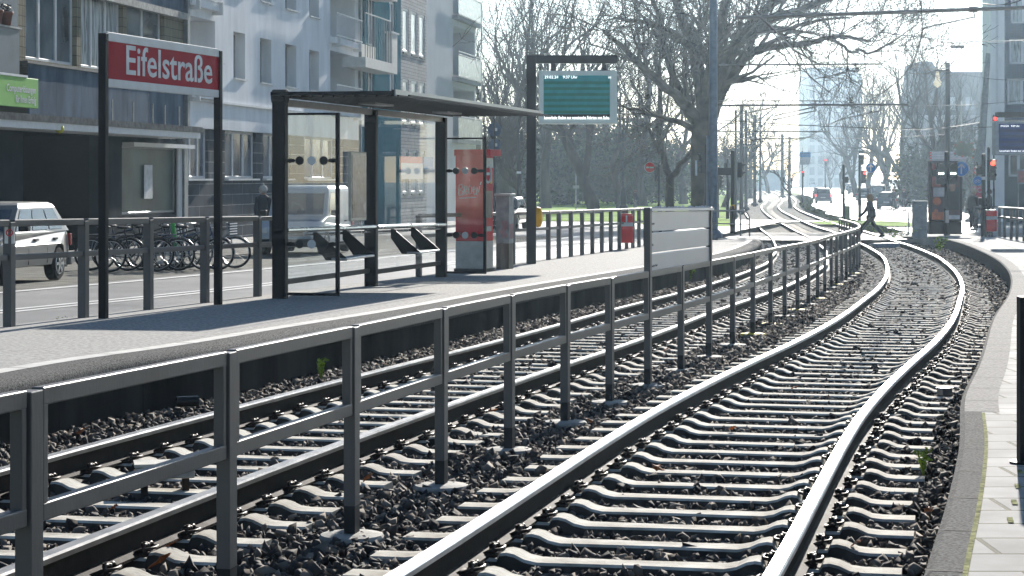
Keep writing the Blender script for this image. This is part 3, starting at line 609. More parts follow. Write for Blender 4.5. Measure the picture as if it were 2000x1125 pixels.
mb = MB(); mb.bb(-.25,.25,-.16,.16,HC-.04,HC); mb.build('lid', mat('cabinet_lid', (.45,.46,.43), .6), ec, bevel=.01)
mb = MB(); mb.bb(-.21,.21,-.125,.125,0,HC*.34); mb.build('plinth', mat('weathered_plinth', (.17,.15,.12), .9, var=.4, scale=12, stretch=(1,1,.15)), ec)
mb = MB()
for k in range(4):
    x = -.224; yy = -.10 + k*.03; mb.tube([(x, yy, HC*.42), (x, yy+.05, HC*.5), (x, yy-.01, HC*.56), (x, yy+.03, HC*.64)], .004, 4)
    mb.tube([(-.18+k*.09, -.134, HC*.40), (-.12+k*.09, -.134, HC*.52), (-.16+k*.09, -.134, HC*.6)], .004, 4)
mb.build('scribble', mat('scribble_red', (.5,.08,.1), .6), ec)
# departure display
M_mast = mat('mast_grey_brown', (.04,.043,.045), .5, .2, var=.1, scale=4)
cD = W(1037.5, 515, .45); dsp = thing('departure_display', 'departure display in a white case hanging from a square grey mast arm', 'display', cD)
HD = (515-108)*cD.y/F; s = cD.y/F; w_ = 19*s
mb = MB(); mb.bb(-w_/2, w_/2, -w_/2, w_/2, 0, HD); mb.build('mast', M_mast, dsp, bevel=.008)
mb = MB(); mb.bb(w_/2, 168*s, -w_*.4, w_*.4, HD-16*s, HD); mb.build('arm', M_mast, dsp, bevel=.006)
for x in (42,142): mb = MB(); mb.bb(x*s-.04, x*s+.04, -.05, .05, HD-32*s, HD-16*s); mb.build('hanger', M_mast, dsp)
x0, x1, z1, z0 = 15*s, 167*s, (515-139)*s, (515-242)*s
mb = MB(); mb.bb(x0, x1, -.18, .30, z0, z1); cs = mb.build('case', mat('case_white', (.68,.76,.72), .45, var=.05), dsp, bevel=.012)
M_scr = mat('led_screen_dark', (.012,.05,.085), .25); M_scr2 = mat('led_screen_band', (.01,.035,.045), .25); M_led = mat('led_white', (.9,.95,.95), .5, emit=.9)
sx0, sx1, sz1, sz0 = x0+9*s, x1-14*s, z1-9*s, z0+10*s
mb = MB(); mb.bb(sx0, sx1, -.186, -.18, sz0, sz1); scr = mb.build('screen', mat('led_screen_lit', (.01,.10,.12), .35, emit=.35, spec=.2), dsp)
mb = MB(); H_ = sz1-sz0
for k in range(6): mb.bb(sx0+.004, sx1-.004, -.189, -.1865, sz0+H_*(.12+.135*k), sz0+H_*(.12+.135*k+.065))
mb.build('row_band', mat('led_screen_band2', (.006,.065,.05), .35, emit=.35, spec=.2), scr)
def dtxt(b, px, py, sz): text(b, sz, M_led, scr, (px*s, -.191, (515-py)*s), ext=.0005)
dtxt('29.02.24    9:37 Uhr', 1063-1037.5, 154, 6.3*s*1.25); dtxt('in', 1187-1037.5, 154, 6.3*s*1.25)
t2 = text('lusverkehr finden nur vereinzelte Fahrten von Subu', 6.3*s*1.35, M_led, scr, (sx0+.01, -.191, (515-233)*s), ext=.0005, bold=.0015); t2.scale = ((sx1-sx0-.03)/t2.dimensions.x, 1, 1)
mb = MB(); mb.bb(sx0, sx1, -.1895, -.1868, sz0, sz0+H_*.10); mb.build('ticker_band', M_fdark, scr)
mb = MB(); mb.lathe([(0,0),(.09,0),(.10,.02),(.09,.10),(.05,.13),(0,.14)], (0,0,0), 16, Matrix.Translation((w_/2,0,(515-424)*s)) @ Matrix.Rotation(math.pi/2,4,'Y') @ Matrix.Diagonal((2.2,1.4,1,1)))
mb.build('yellow_request_box', mat('request_yellow', (.75,.38,.02), .4), dsp, bevel=0)
# red litter bin on the platform fence
cB = pb(Yb(1222)); lb = thing('litter_bin', 'red litter bin with a white band hanging on the platform fence', 'litter bin', cB, 0); s = cB.y/F
mb = MB(); mb.bb(-13*s, 13*s, -.42, -.06, .18, .92); mb.build('bin_body', mat('bin_red', (.6,.02,.025), .4, var=.1), lb, bevel=.03)
mb = MB(); mb.bb(-10*s, 13.1*s, -.435, -.425, .62, .72); mb.bb(-.02,.02,-.435,-.425,.7,.9); mb.build('white_band', M_offw, lb)
mb = MB(); mb.bb(-12*s, 12*s, -.40, -.08, .92, .95); mb.build('bin_lid', mat('bin_red', (.6,.02,.025)), lb, bevel=.02)
# dark post at the right edge, close to the camera
pr = W(2006, 905, .35); dk = thing('dark_platform_post', 'tall dark square post cut off by the right edge of the picture', 'post', pr)
mb = MB(); mb.bb(-.045, .045, -.045, .045, 0, .86); mb.build('shaft', M_black, dk, bevel=.006); mb = MB(); mb.lathe([(.09,0),(.09,.012),(.03,.014)], (0,0,0), 16); mb.build('base_plate', M_black, dk)
# ================= HOUSES ON THE LEFT =================
NX, NY = math.cos(math.radians(8.4)), -math.sin(math.radians(8.4))
FANG = math.radians(81.6)
def fz(px, py, d=0.0):
    "pixel -> (u along the facade, z) on the facade plane moved d metres out towards the street"
    a = (px-1000)/F; Y = (FO.x*NX + FO.y*NY + d) / (a*NX + NY); X = a*Y
    return ((X-FO.x)*FU.x + (Y-FO.y)*FU.y, CH - (py-345)*Y/F)
def fu(px, d=0.0): return fz(px, 0, d)[0]
def FZ(px, py, d=0.0): return fz(px, py, d)[1]
def wall(u0, u1, z0, z1, holes, depth, name, m, parent, d=0.0, rev=None):
    "facade sheet at local y=-d with openings and their reveals"
    us = sorted({u0, u1, *[h[0] for h in holes], *[h[1] for h in holes]}); zz = sorted({z0, z1, *[h[2] for h in holes], *[h[3] for h in holes]})
    us = [u for u in us if u0 <= u <= u1]; zz = [z for z in zz if z0 <= z <= z1]; mb = MB()
    for i in range(len(us)-1):
        for j in range(len(zz)-1):
            cu_, cz = (us[i]+us[i+1])/2, (zz[j]+zz[j+1])/2
            if any(h[0] < cu_ < h[1] and h[2] < cz < h[3] for h in holes): continue
            mb.quad((us[i],-d,zz[j]),(us[i+1],-d,zz[j]),(us[i+1],-d,zz[j+1]),(us[i],-d,zz[j+1]))
    for a, b, c, e in holes:
        D = depth - d; c_ = max(c, z0); e_ = min(e, z1)
        mb.quad((a,-d,c_),(a,D,c_),(a,D,e_),(a,-d,e_)); mb.quad((b,D,c_),(b,-d,c_),(b,-d,e_),(b,D,e_))
        mb.quad((a,-d,e_),(a,D,e_),(b,D,e_),(b,-d,e_)); mb.quad((a,D,c_),(a,-d,c_),(b,-d,c_),(b,D,c_))
    return mb.build(name, m, parent)
M_wglass = mat('window_glass_dark', (.025,.04,.055), .08, var=.5, scale=.7, spec=.35, col2=(.09,.12,.14))
M_wfr = mat('window_frame_white', (.62,.63,.64), .4, var=.06)
M_curt = mat('net_curtain_glass', (.12,.155,.17), .2, var=.55, scale=2.5, spec=.35, stretch=(6,1,.6), col2=(.34,.38,.4))
def window(u0, u1, z0, z1, y, parent, n=2, fr=.07, glass=None, frm=None, lab=None, name='window'):
    mb = MB(); m = frm or M_wfr; t = fr
    mb.bb(u0, u1, y-.05, y, z0, z0+t); mb.bb(u0, u1, y-.05, y, z1-t, z1); mb.bb(u0, u0+t, y-.05, y, z0+t, z1-t); mb.bb(u1-t, u1, y-.05, y, z0+t, z1-t)
    for k in range(1, n): u = u0+(u1-u0)*k/n; mb.bb(u-t*.7, u+t*.7, y-.06, y, z0+t, z1-t)
    f = mb.build(name, m, parent, bevel=.012, seg=1); mb = MB(); mb.quad((u0+t*.5,y-.01,z0+t*.5),(u1-t*.5,y-.01,z0+t*.5),(u1-t*.5,y-.01,z1-t*.5),(u0+t*.5,y-.01,z1-t*.5))
    mb.build('pane', glass or M_wglass, f); return f
def part(name, m, parent, *boxes, bevel=0):
    mb = MB()
    for b in boxes: mb.bb(*b)
    return mb.build(name, m, parent, bevel=bevel)
FL = (FO.x, FO.y, 0)
gb = -.9
# ---- house 1: tiled, with shop canopy ----
U0, U1 = fu(-260), fu(362)
h1 = thing('tiled_house', 'house clad in small beige tiles and blue-grey panels above a dark passage', 'house', FL, FANG)
M_tile = mat_brick('beige_mosaic_tiles', (.19,.17,.12), (.24,.215,.155), (.09,.085,.06), .16, .26, .012, .9, 'xz', off=0, bump=.004, var=.12)
M_panel = mat('blue_grey_panel', (.065,.10,.145), .9, spec=.02, var=.25, scale=1.6, stretch=(1,1,.4), col2=(.10,.135,.175))
zs1, zs2 = FZ(150,133), FZ(150,0)
zt1 = zs1 + 2.05; top1 = 15.5
pair = [(50,150,3),(158,240,3),(248,320,2)]
holes = []; wins = []
for f_ in range(4):
    for a, b, n in pair:
        ua, ub = fu(a), fu(b); z0, z1 = zs1 + .05 + f_*2.95, zs1 + 2.15 + f_*2.95
        holes.append((ua, ub, z0, z1)); wins.append((ua, ub, z0, z1, n))
wall(U0, U1, zs1-.02, top1, holes, .22, 'wall', M_tile, h1)
for k, (a, b, c, e, n) in enumerate(wins): window(a, b, c, e, .18, h1, n if n == 3 else 2, .09, glass=M_curt if k % 3 == 1 else M_wglass)
for f_ in range(1, 4): part('spandrel', M_panel, h1, (fu(240), U1-.2, -.05, .0, zs1+2.2+(f_-1)*2.95, zs1-.05+f_*2.95))
part('upper_trim', mat('aged_trim', (.3,.3,.28), .8, var=.3), h1, (fu(165), U1-.2, -.22, .0, FZ(250,14), FZ(250,14)+.2))
zc = FZ(200,236)
part('panel_band', M_panel, h1, *[(fu(55)+(U1-fu(55))*k/7+.006, fu(55)+(U1-fu(55))*(k+1)/7-.006, -.04, .02, zc, zs1-.06) for k in range(7)])
part('sill', mat('dark_sill', (.12,.12,.115), .6), h1, (fu(45), U1, -.12, .02, zs1-.06, zs1))
part('canopy', mat('canopy_concrete', (.15,.15,.145), .95, spec=0, var=.35, scale=6), h1, (U0, fu(396,1.3), -1.3, .0, FZ(200,246,1.3), FZ(200,246,1.3)+.17))
part('canopy_fascia', M_wfr, h1, (U0, fu(394,1.3), -1.26, .0, FZ(200,259,1.3), FZ(200,246,1.3)))
zc2 = FZ(200,259,1.3)
for x in (219,260,298,322,350): part('support_rod', M_bolt, h1, (fu(x,.8)-.02, fu(x,.8)+.02, -.82, -.78, zc2+.25, zc2+.95))
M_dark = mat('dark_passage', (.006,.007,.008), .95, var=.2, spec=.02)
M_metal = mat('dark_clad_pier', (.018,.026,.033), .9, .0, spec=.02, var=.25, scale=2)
hl = [(fu(45), fu(208), gb-1, zc2), (fu(238), fu(345), FZ(280,418), zc2-.25)]
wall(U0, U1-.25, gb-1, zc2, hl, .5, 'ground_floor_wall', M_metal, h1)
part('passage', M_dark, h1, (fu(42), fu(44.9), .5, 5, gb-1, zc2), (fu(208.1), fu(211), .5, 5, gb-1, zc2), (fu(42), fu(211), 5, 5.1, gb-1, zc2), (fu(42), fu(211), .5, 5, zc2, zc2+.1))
window(fu(238), fu(345), FZ(280,418), zc2-.25, .12, h1, 1, .07, glass=mat('shop_glass_green', (.016,.032,.03), .3, var=.4, scale=.6, spec=.08, col2=(.04,.075,.07)), frm=M_steel, name='shop_window')
part('shop_awning_box', M_wfr, h1, (fu(239), fu(360), -.35, -.0, zc2-.28, zc2-.16))
part('poster', mat('poster_white', (.6,.6,.6), .6), h1, (fu(285), fu(301), .05, .06, FZ(293,388), FZ(293,322)))
part('white_pilaster', M_wfr, h1, (fu(345), fu(352), -.06, 0, gb-1, zc2-.15))
part('downpipe', mat('zinc_pipe', (.16,.18,.2), .4, .6), h1, (fu(357), fu(362), -.16, -.02, zc2+.2, top1), (fu(352), fu(359), -.14, -.02, gb-1, zc2-.3))
gs = thing('shop_sign', 'bright green shop sign with thin white lettering above the canopy at the left edge', 'sign', FL, FANG)
dg = 1.25; part('sign_box', mat('sign_green', (.13,.40,.04), .45, var=.06), gs, (fu(-70,dg), fu(75,dg), -dg, -dg+.12, FZ(60,211,dg), FZ(60,153,dg)), bevel=.01)
part('sign_top', M_wfr, gs, (fu(-70,dg), fu(53,dg), -dg-.02, -dg+.12, FZ(60,153,dg)+.003, FZ(60,150,dg)+.02))
for s_, py, sz in (('Computerlösungen', 182, .235), ('für Ihren Erfolg', 202, .235)):
    t_ = text(s_, sz, M_wfr, gs, (fu(67,dg)+.1, -dg-.004, FZ(60,py,dg)), align='RIGHT', ext=.001, bold=.004); ww = t_.dimensions.x; t_.scale = ((fu(68,dg)-fu(11 if py == 182 else 28,dg))/ww, 1, 1)
bx = thing('dark_balcony', 'dark blue metal balcony box at the upper left edge', 'balcony', FL, FANG); db = 1.1
zb = FZ(40,58,db); M_bal = mat('balcony_dark_blue', (.05,.075,.10), .35, .3, var=.2, scale=2)
part('parapet', M_bal, bx, (fu(-150,db), fu(38,db), -db, -db+.05, zb-1.15, zb), (fu(38,db)-.05, fu(38,db), -db+.05, -.003, zb-1.15, zb), (fu(-150,db), fu(38,db), -db+.05, -.003, zb-1.25, zb-1.15))
part('coping', mat('coping_grey', (.3,.31,.31), .6), bx, (fu(-150,db), fu(40,db), -db-.04, -db+.1, zb, zb+.04))
part('back_panel', M_bal, bx, (fu(-150), fu(31), -.06, -.004, zb, top1))
for px, l_ in ((16,'terracotta flower pot with a dry plant on the dark balcony, the whole one'), (-3,'terracotta flower pot cut off by the left picture edge on the balcony')):
    u = fu(px, db); pth = thing('flower_pot', l_, 'flower pot', Vector(FL) + Matrix.Rotation(FANG,3,'Z') @ Vector((u, -db+.05, zb+.04)), FANG)
    mb = MB(); mb.lathe([(.10,0),(.15,.26),(.17,.27),(.17,.33),(.14,.33)], (0,0,0), 14); mb.build('pot', mat('terracotta', (.2,.09,.07), .8), pth, smooth=True)
    mb = MB(); [mb.tube([(0,0,.3),(random.uniform(-.15,.15),random.uniform(-.1,.1),.42),(random.uniform(-.25,.25),random.uniform(-.1,.1),.5)], .012, 4) for _ in range(9)]; mb.build('plant', M_fdark, pth)
bl_ = thing('yellow_globe_lamp', 'small yellow globe hanging below the canopy', 'lamp', Vector(FL) + Matrix.Rotation(FANG,3,'Z') @ Vector((fu(117,1.2), -1.2, FZ(117,252,1.2))), FANG)
mb = MB(); mb.lathe([(.0,-.11),(.07,-.085),(.105,-.03),(.105,.03),(.07,.085),(0,.11)], (0,0,0), 14); mb.build('globe', mat('yellow_globe', (.45,.42,.03), .3), bl_, smooth=True); part('bracket', M_fdark, bl_, (-.14,.02,-.01,.01,.10,.13))
# ---- house 2: white plaster ----
h2 = thing('white_house', 'long white plastered house with narrow upper windows and slate blue ground floor', 'house', FL, FANG)
V0, V1 = fu(362), fu(706); top2 = 16.5
M_plas = mat('white_plaster', (.78,.795,.81), 1., spec=0, var=.10, scale=1.4, bump=.003, bscale=40, stretch=(1,1,.35))
M_rev = M_plas
zbd, zb0 = FZ(450,204), FZ(434,253.5)     # cornice line, bottom of the white band
nar = [(456,479),(508,530),(557,579),(604,623)]
wz0, wz1 = FZ(457,152), FZ(457,61); hs = []
log = [(372,440-1.5),(645,693)]
for f_ in range(4):
    for a, b in nar: hs.append((fu(a), fu(b), wz0+f_*2.9, wz1+f_*2.9))
lz0, lz1 = FZ(645,177)-.95, FZ(645,104)
logs = []
for f_ in range(4):
    logs.append((fu(364), fu(425)-.3, wz0-.55+f_*2.9, wz0+1.75+f_*2.9)); logs.append((fu(645), fu(693), wz0-.55+f_*2.9, wz0+1.75+f_*2.9))
wall(V0, V1, zb0, top2, hs+logs, .42, 'wall', M_plas, h2)
for a, b, c, e in hs:
    window(a, b, c, e, .38, h2, 1, .05, glass=M_wglass); part('window_sill', M_wfr, h2, (a-.05, b+.05, -.09, .36, c-.05, c))
for k, (a, b, c, e) in enumerate(logs):
    mb = MB(); mb.quad((a,1.25,c),(b,1.25,c),(b,1.25,e),(a,1.25,e)); mb.quad((b,.42,c),(b,.42,e),(b,1.25,e),(b,1.25,c)); mb.quad((a,.42,c),(a,1.25,c),(a,1.25,e),(a,.42,e)); mb.quad((a,.42,e),(a,1.25,e),(b,1.25,e),(b,.42,e)); mb.quad((a,.42,c),(b,.42,c),(b,1.25,c),(a,1.25,c))
    lg = mb.build('loggia', M_plas, h2); window(a+.15, a+(b-a)*.8, c+.05, e-.12, 1.2, lg, 2, .09, glass=M_curt if k % 2 else M_wglass)
    if k < 6:
        da = .30; rl = MB(); rl.bb(a-.2, b+.1, -da-.02, -da+.02, c+.88, c+.93); rl.bb(a-.2, b+.1, -da-.02, -da+.02, c-.02, c+.03)
        for q in range(int((b-a)/.11)): rl.bb(a-.15+q*.11, a-.13+q*.11, -da-.008, -da+.008, c+.03, c+.88)
        for q in range(2): u = a+.3+q*(b-a-.6); rl.bb(u-.04, u+.04, -da-.06, -.003, c-.42, c+.0)
        rl.build('railing', M_wfr, h2); part('balcony_slab', M_plas, h2, (a-.15, b+.1, -.24, -.003, c-.30, c-.06))
part('cornice', M_wfr, h2, (V0, fu(640), -.10, -.003, zbd-.02, zbd+.05))
M_slate = mat_brick('blue_slate_cladding', (.032,.042,.055), (.05,.064,.08), (.24,.25,.26), 2.6, .36, .014, .9, 'xz', bump=.006, var=.3, spec=.03)
gw = [(fu(368), fu(414), FZ(400,349), zb0), (fu(446), fu(506), FZ(470,349), zb0), (fu(520), fu(575), FZ(520,349), zb0), (fu(600), fu(660), FZ(600,350), zb0)]
wall(V0, V1, gb-1, zb0, gw, .3, 'ground_floor_wall', M_slate, h2, d=-.12)
for a, b, c, e in gw: window(a, b, c, e, .28, h2, 3, .09, glass=mat('shop_glass_blue', (.03,.055,.10), .1, var=.5, scale=.5, spec=.3, col2=(.09,.13,.18))); part('window_sill', M_wfr, h2, (a-.05, b+.05, -.03, .26, c-.06, c))
part('vent_grille', M_wfr, h2, *[(fu(455), fu(469), .10, .118, FZ(460,433+k*5), FZ(460,433+k*5)+.04) for k in range(6)])
part('downpipe', mat('zinc_pipe', (.16,.18,.2)), h2, (fu(700)-.05, fu(700)+.07, -.14, -.02, gb, top2))
# shop signs behind the shelter glass
for nm, px0, px1, py0, py1, m, lb in (('shop_poster', 783, 825, 305, 332, mat('poster_red_top', (.5,.06,.08), .5), 'red and white shop poster seen through the middle pane of the shelter'), ('blue_shop_sign', 828, 846, 306, 330, mat('sign_blue', (.03,.17,.42), .5), 'small blue sign seen through the shelter glass')):
    o_ = thing(nm, lb, 'sign', FL, FANG); part('board', m, o_, (fu(px0,.5), fu(px1,.5), -.5, -.44, FZ(px0,py1,.5), FZ(px0,py0,.5)))
    if nm == 'shop_poster': part('lower_half', M_wfr, o_, (fu(px0,.5), fu(px1,.5), -.52, -.503, FZ(px0,350,.5), FZ(px0,318,.5)))
# ---- house 3: teal ----
h3 = thing('teal_house', 'teal painted house with a cream balcony', 'house', FL, FANG); T0, T1 = fu(706), fu(783)
M_teal = mat('teal_render', (.012,.10,.14), 1., spec=0, var=.12, scale=2, stretch=(1,1,.5)); M_cream = mat('cream_render', (.6,.59,.55), .8, var=.08)
zf = FZ(757,96); hs3 = []
for f_ in range(-1, 4):
    z0 = zf - .05 + f_*3.0
    hs3 += [(fu(707)+.05, fu(711), z0+.3, z0+2.3), (fu(717), fu(730), z0, z0+2.35), (fu(760), fu(772), z0+.75, z0+2.3)]
wall(T0, T1, gb-1, 17, hs3, .2, 'wall', M_teal, h3)
for a, b, c, e in hs3: window(a, b, c, e, .12, h3, 2, .10)
part('light_band', M_cream, h3, *[(T0, fu(733), -.02, -.003, zf-.65+f_*3.0, zf-.08+f_*3) for f_ in range(-1,4)])
db = 1.0; za = FZ(715,131,db)
for f_ in range(0, 3):
    z = za + f_*3.2; bal = part('balcony_slab', M_cream, h3, (fu(714,db), fu(776,db), -db, -.024, z, z+.42))
    part('balcony_pier', M_cream, bal, (fu(766,db), fu(776,db), -db, -db+.28, z+.424, z+1.75)); part('balcony_cap', M_wfr, bal, (fu(764,db), fu(778,db), -db-.05, -db+.33, z+1.754, z+1.82))
    rl = MB(); a, b = fu(714,db), fu(764,db)
    rl.bb(a, b, -db, -db+.04, z+1.72+.5, z+1.77+.5)
    for q in range(12): u = a+(b-a)*q/11; rl.bb(u-.012, u+.012, -db, -db+.03, z+.424, z+2.22)
    rl.build('balcony_railing', M_steel, bal)
# ---- house 4: grey brick ----
h4 = thing('grey_brick_house', 'pale grey brick house with groups of three narrow white windows', 'house', FL, FANG); K0, K1 = fu(783), fu(833)
M_gbr = mat_brick('pale_grey_bricks', (.33,.335,.34), (.42,.42,.42), (.19,.19,.2), .5, .16, .022, .85, 'xz', bump=.006); hs4 = []
zg = FZ(786,101)
for f_ in range(-2, 4):
    for a, b in ((786.5,798),(803,815),(819,830)): hs4.append((fu(a), fu(b), zg+f_*3.35, zg+2.1+f_*3.35))
wall(K0, K1, gb-1, 17, hs4, .12, 'wall', M_gbr, h4)
for a, b, c, e in hs4: window(a, b, c, e, .08, h4, 1, .13, glass=M_curt); part('window_sill', M_fdark, h4, (a-.02, b+.02, -.06, .06, c-.08, c))
# ---- house 5: smooth pale end block with glass balconies ----
h5 = thing('balcony_block', 'smooth pale grey block with a stack of glass-fronted corner balconies', 'house', FL, FANG); B0, B1 = fu(833), fu(929)
M_pale = mat('pale_smooth_render', (.6,.625,.65), 1., spec=0, var=.04, scale=1); Bm = fu(883); hs5 = [(Bm+.3, B1-.35, FZ(883,108)+f_*3.3-3.3-1.0, FZ(883,108)+f_*3.3-3.3+1.65) for f_ in range(0, 5)]
wall(B0, B1, gb-1, 17, hs5, 1.6, 'wall', M_pale, h5)
mb = MB(); mb.quad((B0,0,17),(B1,0,17),(B1,12,17),(B0,12,17)); mb.quad((B1,0,gb-1),(B1,12,gb-1),(B1,12,17),(B1,0,17)); mb.build('roof', M_pale, h5)
part('back_wall', M_pale, h5, (Bm, B1-.1, 1.6, 1.7, gb-1, 17))
M_bglass = mat('balcony_glass_green', (.15,.23,.23), .25, var=.35, scale=3, stretch=(5,1,.8), spec=.3)
for a, b, c, e in hs5:
    part('balcony_glass', M_bglass, h5, (a-.3, b+.3, -.35, -.32, c-.05, c+1.0)); part('balcony_rails', M_wfr, h5, (a-.3, b+.35, -.37, -.30, c+1.03, c+1.09), (a-.3, b+.35, -.37, -.30, c+1.2, c+1.25), (a-.3, b+.35, -.37, -.30, c-.12, c-.06), (b+.3, b+.36, -.37, -.3, c-1.5, c+1.03))
    part('balcony_floor', mat('balcony_floor_grey', (.25,.27,.29), .8), h5, (a-.3, b+.3, -.30, .0, c-.35, c-.14))
# flat roofs and back so that the row is solid
for hh, a, b, t_, m_ in ((h1,U0,U1,top1,M_tile),(h2,V0,V1,top2,M_plas),(h3,T0,T1,17,M_teal),(h4,K0,K1,17,M_gbr)):
    mb = MB(); mb.quad((a,0,t_),(b,0,t_),(b,12,t_),(a,12,t_)); mb.quad((b,12,gb-1),(a,12,gb-1),(a,12,t_),(b,12,t_)); mb.quad((b,.5,gb-1),(b,12,gb-1),(b,12,t_),(b,.5,t_)); mb.build('roof', m_, hh)
# ================= HOUSES ON THE RIGHT AND FAR AWAY =================
M_bt = mat_brick('blue_tile_facade', (.03,.06,.11), (.04,.075,.13), (.02,.035,.06), .16, .10, .01, .4, 'xz', off=0, bump=.002)
rb = thing('blue_tiled_house', 'tall dark blue tiled corner house with pale windows at the right edge', 'house', A(1962, 400, 135), -math.radians(9)); c = rb.location; s = 135/F
Wd = 200*s; z_of = lambda py: DZ(0,py,135) - c.z; rh = []
for py0, py1, pl in ((-190,-90,-.0),(-75,40,0),(75,126,0),(155,204,0),(300,345,0)):
    rh.append((8*s, 62*s, z_of(py1), z_of(py0)))
rh = [(12*s,60*s,z_of(46),z_of(-10)),(9*s,60*s,z_of(125),z_of(76)),(5*s,60*s,z_of(204),z_of(154)),(12*s,60*s,z_of(-45),z_of(-95)),(12*s,60*s,z_of(-130),z_of(-180))]
rh += [(a+75*s,b+75*s,c_,e) for a,b,c_,e in rh]
wall(-26*s*0, Wd, z_of(236), z_of(-230), rh, .2, 'wall', M_bt, rb)
for a,b,c_,e in rh: window(a,b,c_,e,.12,rb,2,.12,glass=M_curt)
wall(-2*s, Wd, z_of(450), z_of(236), [(8*s,46*s,z_of(345),z_of(300))], .3, 'shop_floor_wall', mat('shop_front_blue', (.05,.07,.09), .4, var=.3, scale=1), rb, d=-.15)
window(8*s,46*s,z_of(345),z_of(300),.28,rb,2,.12)
part('side_wall', M_plas, rb, (-26*s, -.0, .02, 10, z_of(450), z_of(-240)))
part('stair_window_strip', M_wfr, rb, (-17*s, -12*s, -.02, .018, z_of(205), z_of(-200)))
part('roof', M_pale, rb, (-26*s, Wd, .02, 12, z_of(-240), z_of(-246)))
ft = thing('hazy_tower_block', 'tall pale office tower fading in the haze at the end of the street', 'tower', A(1578, 345, 640), 0); s = 640/F
M_tw = mat_brick('tower_windows', (.22,.23,.25), (.3,.31,.32), (.45,.45,.45), 2.4, 3.2, .5, .5, 'xz', off=0, bump=0)
part('block', M_tw, ft, (0, 106*s, 0, 20, -5, (345-143)*s)); part('roof_floor', M_tw, ft, (3*s, 100*s, 1, 19, (345-143)*s+.01, (345-131)*s))
fb = thing('pale_hall_building', 'low pale building across the end of the tram street', 'building', A(1450, 345, 460), 0); s = 460/F
part('block', M_pale, fb, (40*s, 85*s, 0, 12, -6, 12*s)); part('roof', M_steel, fb, (38*s, 87*s, -.5, 12.5, 12*s+.01, 13.5*s))
r2 = thing('distant_gabled_house', 'hazy dark house with mansard roof behind the trees on the right', 'house', A(1790, 345, 300), 0); s = 300/F
part('wall', mat('hazy_house_wall', (.3,.3,.31), .8), r2, (0, 140*s, 0, 12, -6, 120*s)); mb = MB(); mb.prism([(-2*s,120*s+.01),(150*s,120*s+.01),(135*s,205*s),(45*s,205*s),(30*s,225*s),(8*s,225*s)], 0, 12); mb.build('roof', mat('slate_roof', (.06,.07,.08), .6), r2)
part('dormer', M_wfr, r2, (60*s,75*s,-.3,0,130*s,155*s)); part('dormer', M_wfr, r2, (95*s,110*s,-.3,0,130*s,155*s))
# ================= TREES =================
M_bark = mat('tree_bark', (.028,.025,.021), .95, spec=.1, var=.4, scale=1.5, bump=.02, bscale=9, stretch=(1,1,.3), col2=(.055,.048,.038))
M_bark2 = mat('plane_bark_mottled', (.03,.026,.02), .95, spec=.1, var=.35, scale=1.3, bump=.01, bscale=8, col2=(.09,.075,.055))
M_twig = mat('bare_twigs', (.03,.026,.022), .95, spec=.05, var=.3, scale=1)
def grow(mbs, p, d, r, L, lev, maxlev, R, spread=.6, up=.12, rmin=.012, nsub=None, wig=.16):
    n = 4 if lev <= 2 else 3; pts = [p]; rs = [r]; q = p.copy(); dd = d.copy(); r1 = r*(.62 if lev < maxlev else .35)
    for k in range(n):
        dd = (dd + Vector((R.gauss(0,wig), R.gauss(0,wig), R.gauss(0,wig)*.8 + up*.3))).normalized(); q = q + dd*(L/n); pts.append(q); rs.append(max(rmin, r + (r1-r)*(k+1)/n))
    mbs[0 if lev == 0 else 1].tube(pts, rs, 8 if lev == 0 else (5 if lev < 3 else 3), cap=False)
    if lev >= maxlev: return
    kids = nsub[lev] if nsub else 3
    for k in range(kids):
        t = R.uniform(.35, 1.0) if k else 1.0; i = min(n-1, int(t*n)); base = pts[i].lerp(pts[i+1], t*n-i) if t < 1 else pts[-1]
        ax = dd.orthogonal().normalized(); ax = Matrix.Rotation(R.uniform(0, 2*math.pi), 3, dd) @ ax
        ang = R.gauss(spread, .18) * (1.0 if k else .6); nd = (Matrix.Rotation(ang, 3, ax) @ dd); nd = (nd + Vector((0,0,up))).normalized()
        rr = (rs[i] if t < 1 else rs[-1]) * R.uniform(.55, .78); grow(mbs, base, nd, max(rmin, rr), L*R.uniform(.62,.86), lev+1, maxlev, R, spread, up, rmin, nsub, wig)
def tree_proto(seed, h=5, r=.32, nsub=(4,4,3,3,3), spread=.55, up=.14, rmin=.009, lean=0, L0=5.0):
    R = random.Random(seed); a, b = MB(), MB()
    d = Vector((lean, R.uniform(-.05,.05), 1)).normalized()
    a.tube([(0,0,-.6),(0,0,.0),(0,0,.5)], [r*1.5, r*1.25, r*1.02], 8, cap=False)
    grow([a, b], Vector((0,0,.45)), d, r, h, 0, len(nsub), R, spread, up, rmin, nsub)
    return a, b
PROTO = []
for i, kw in enumerate((dict(seed=3, h=4.5, r=.34), dict(seed=11, h=5.5, r=.42, nsub=(4,4,3,3,3), spread=.5), dict(seed=23, h=3.6, r=.28, nsub=(4,4,3,3,3), spread=.62, up=.1), dict(seed=37, h=6, r=.36, nsub=(3,4,3,3,3), spread=.5, up=.2))):
    L0 = kw.pop('L0', 5); a, b = tree_proto(**kw)
    ta, tb = a.build('trunk', M_bark, smooth=True), b.build('crown', M_twig)
    PROTO.append((ta.data, tb.data)); bpy.data.objects.remove(ta); bpy.data.objects.remove(tb)
def put_tree(k, px, Y, sc, label, group, rz=0, dz=0, lit=None):
    x = (px-1000)*Y/F; t = thing('bare_tree', label, 'tree', (x, Y, g(min(Y,399))+dz), rz, group); t.scale = (sc,)*3 if not hasattr(sc,'__len__') else sc
    for nm, me in zip(('trunk','crown'), PROTO[k]):
        o = bpy.data.objects.new(nm, me); S.collection.objects.link(o); o.parent = t
    return t
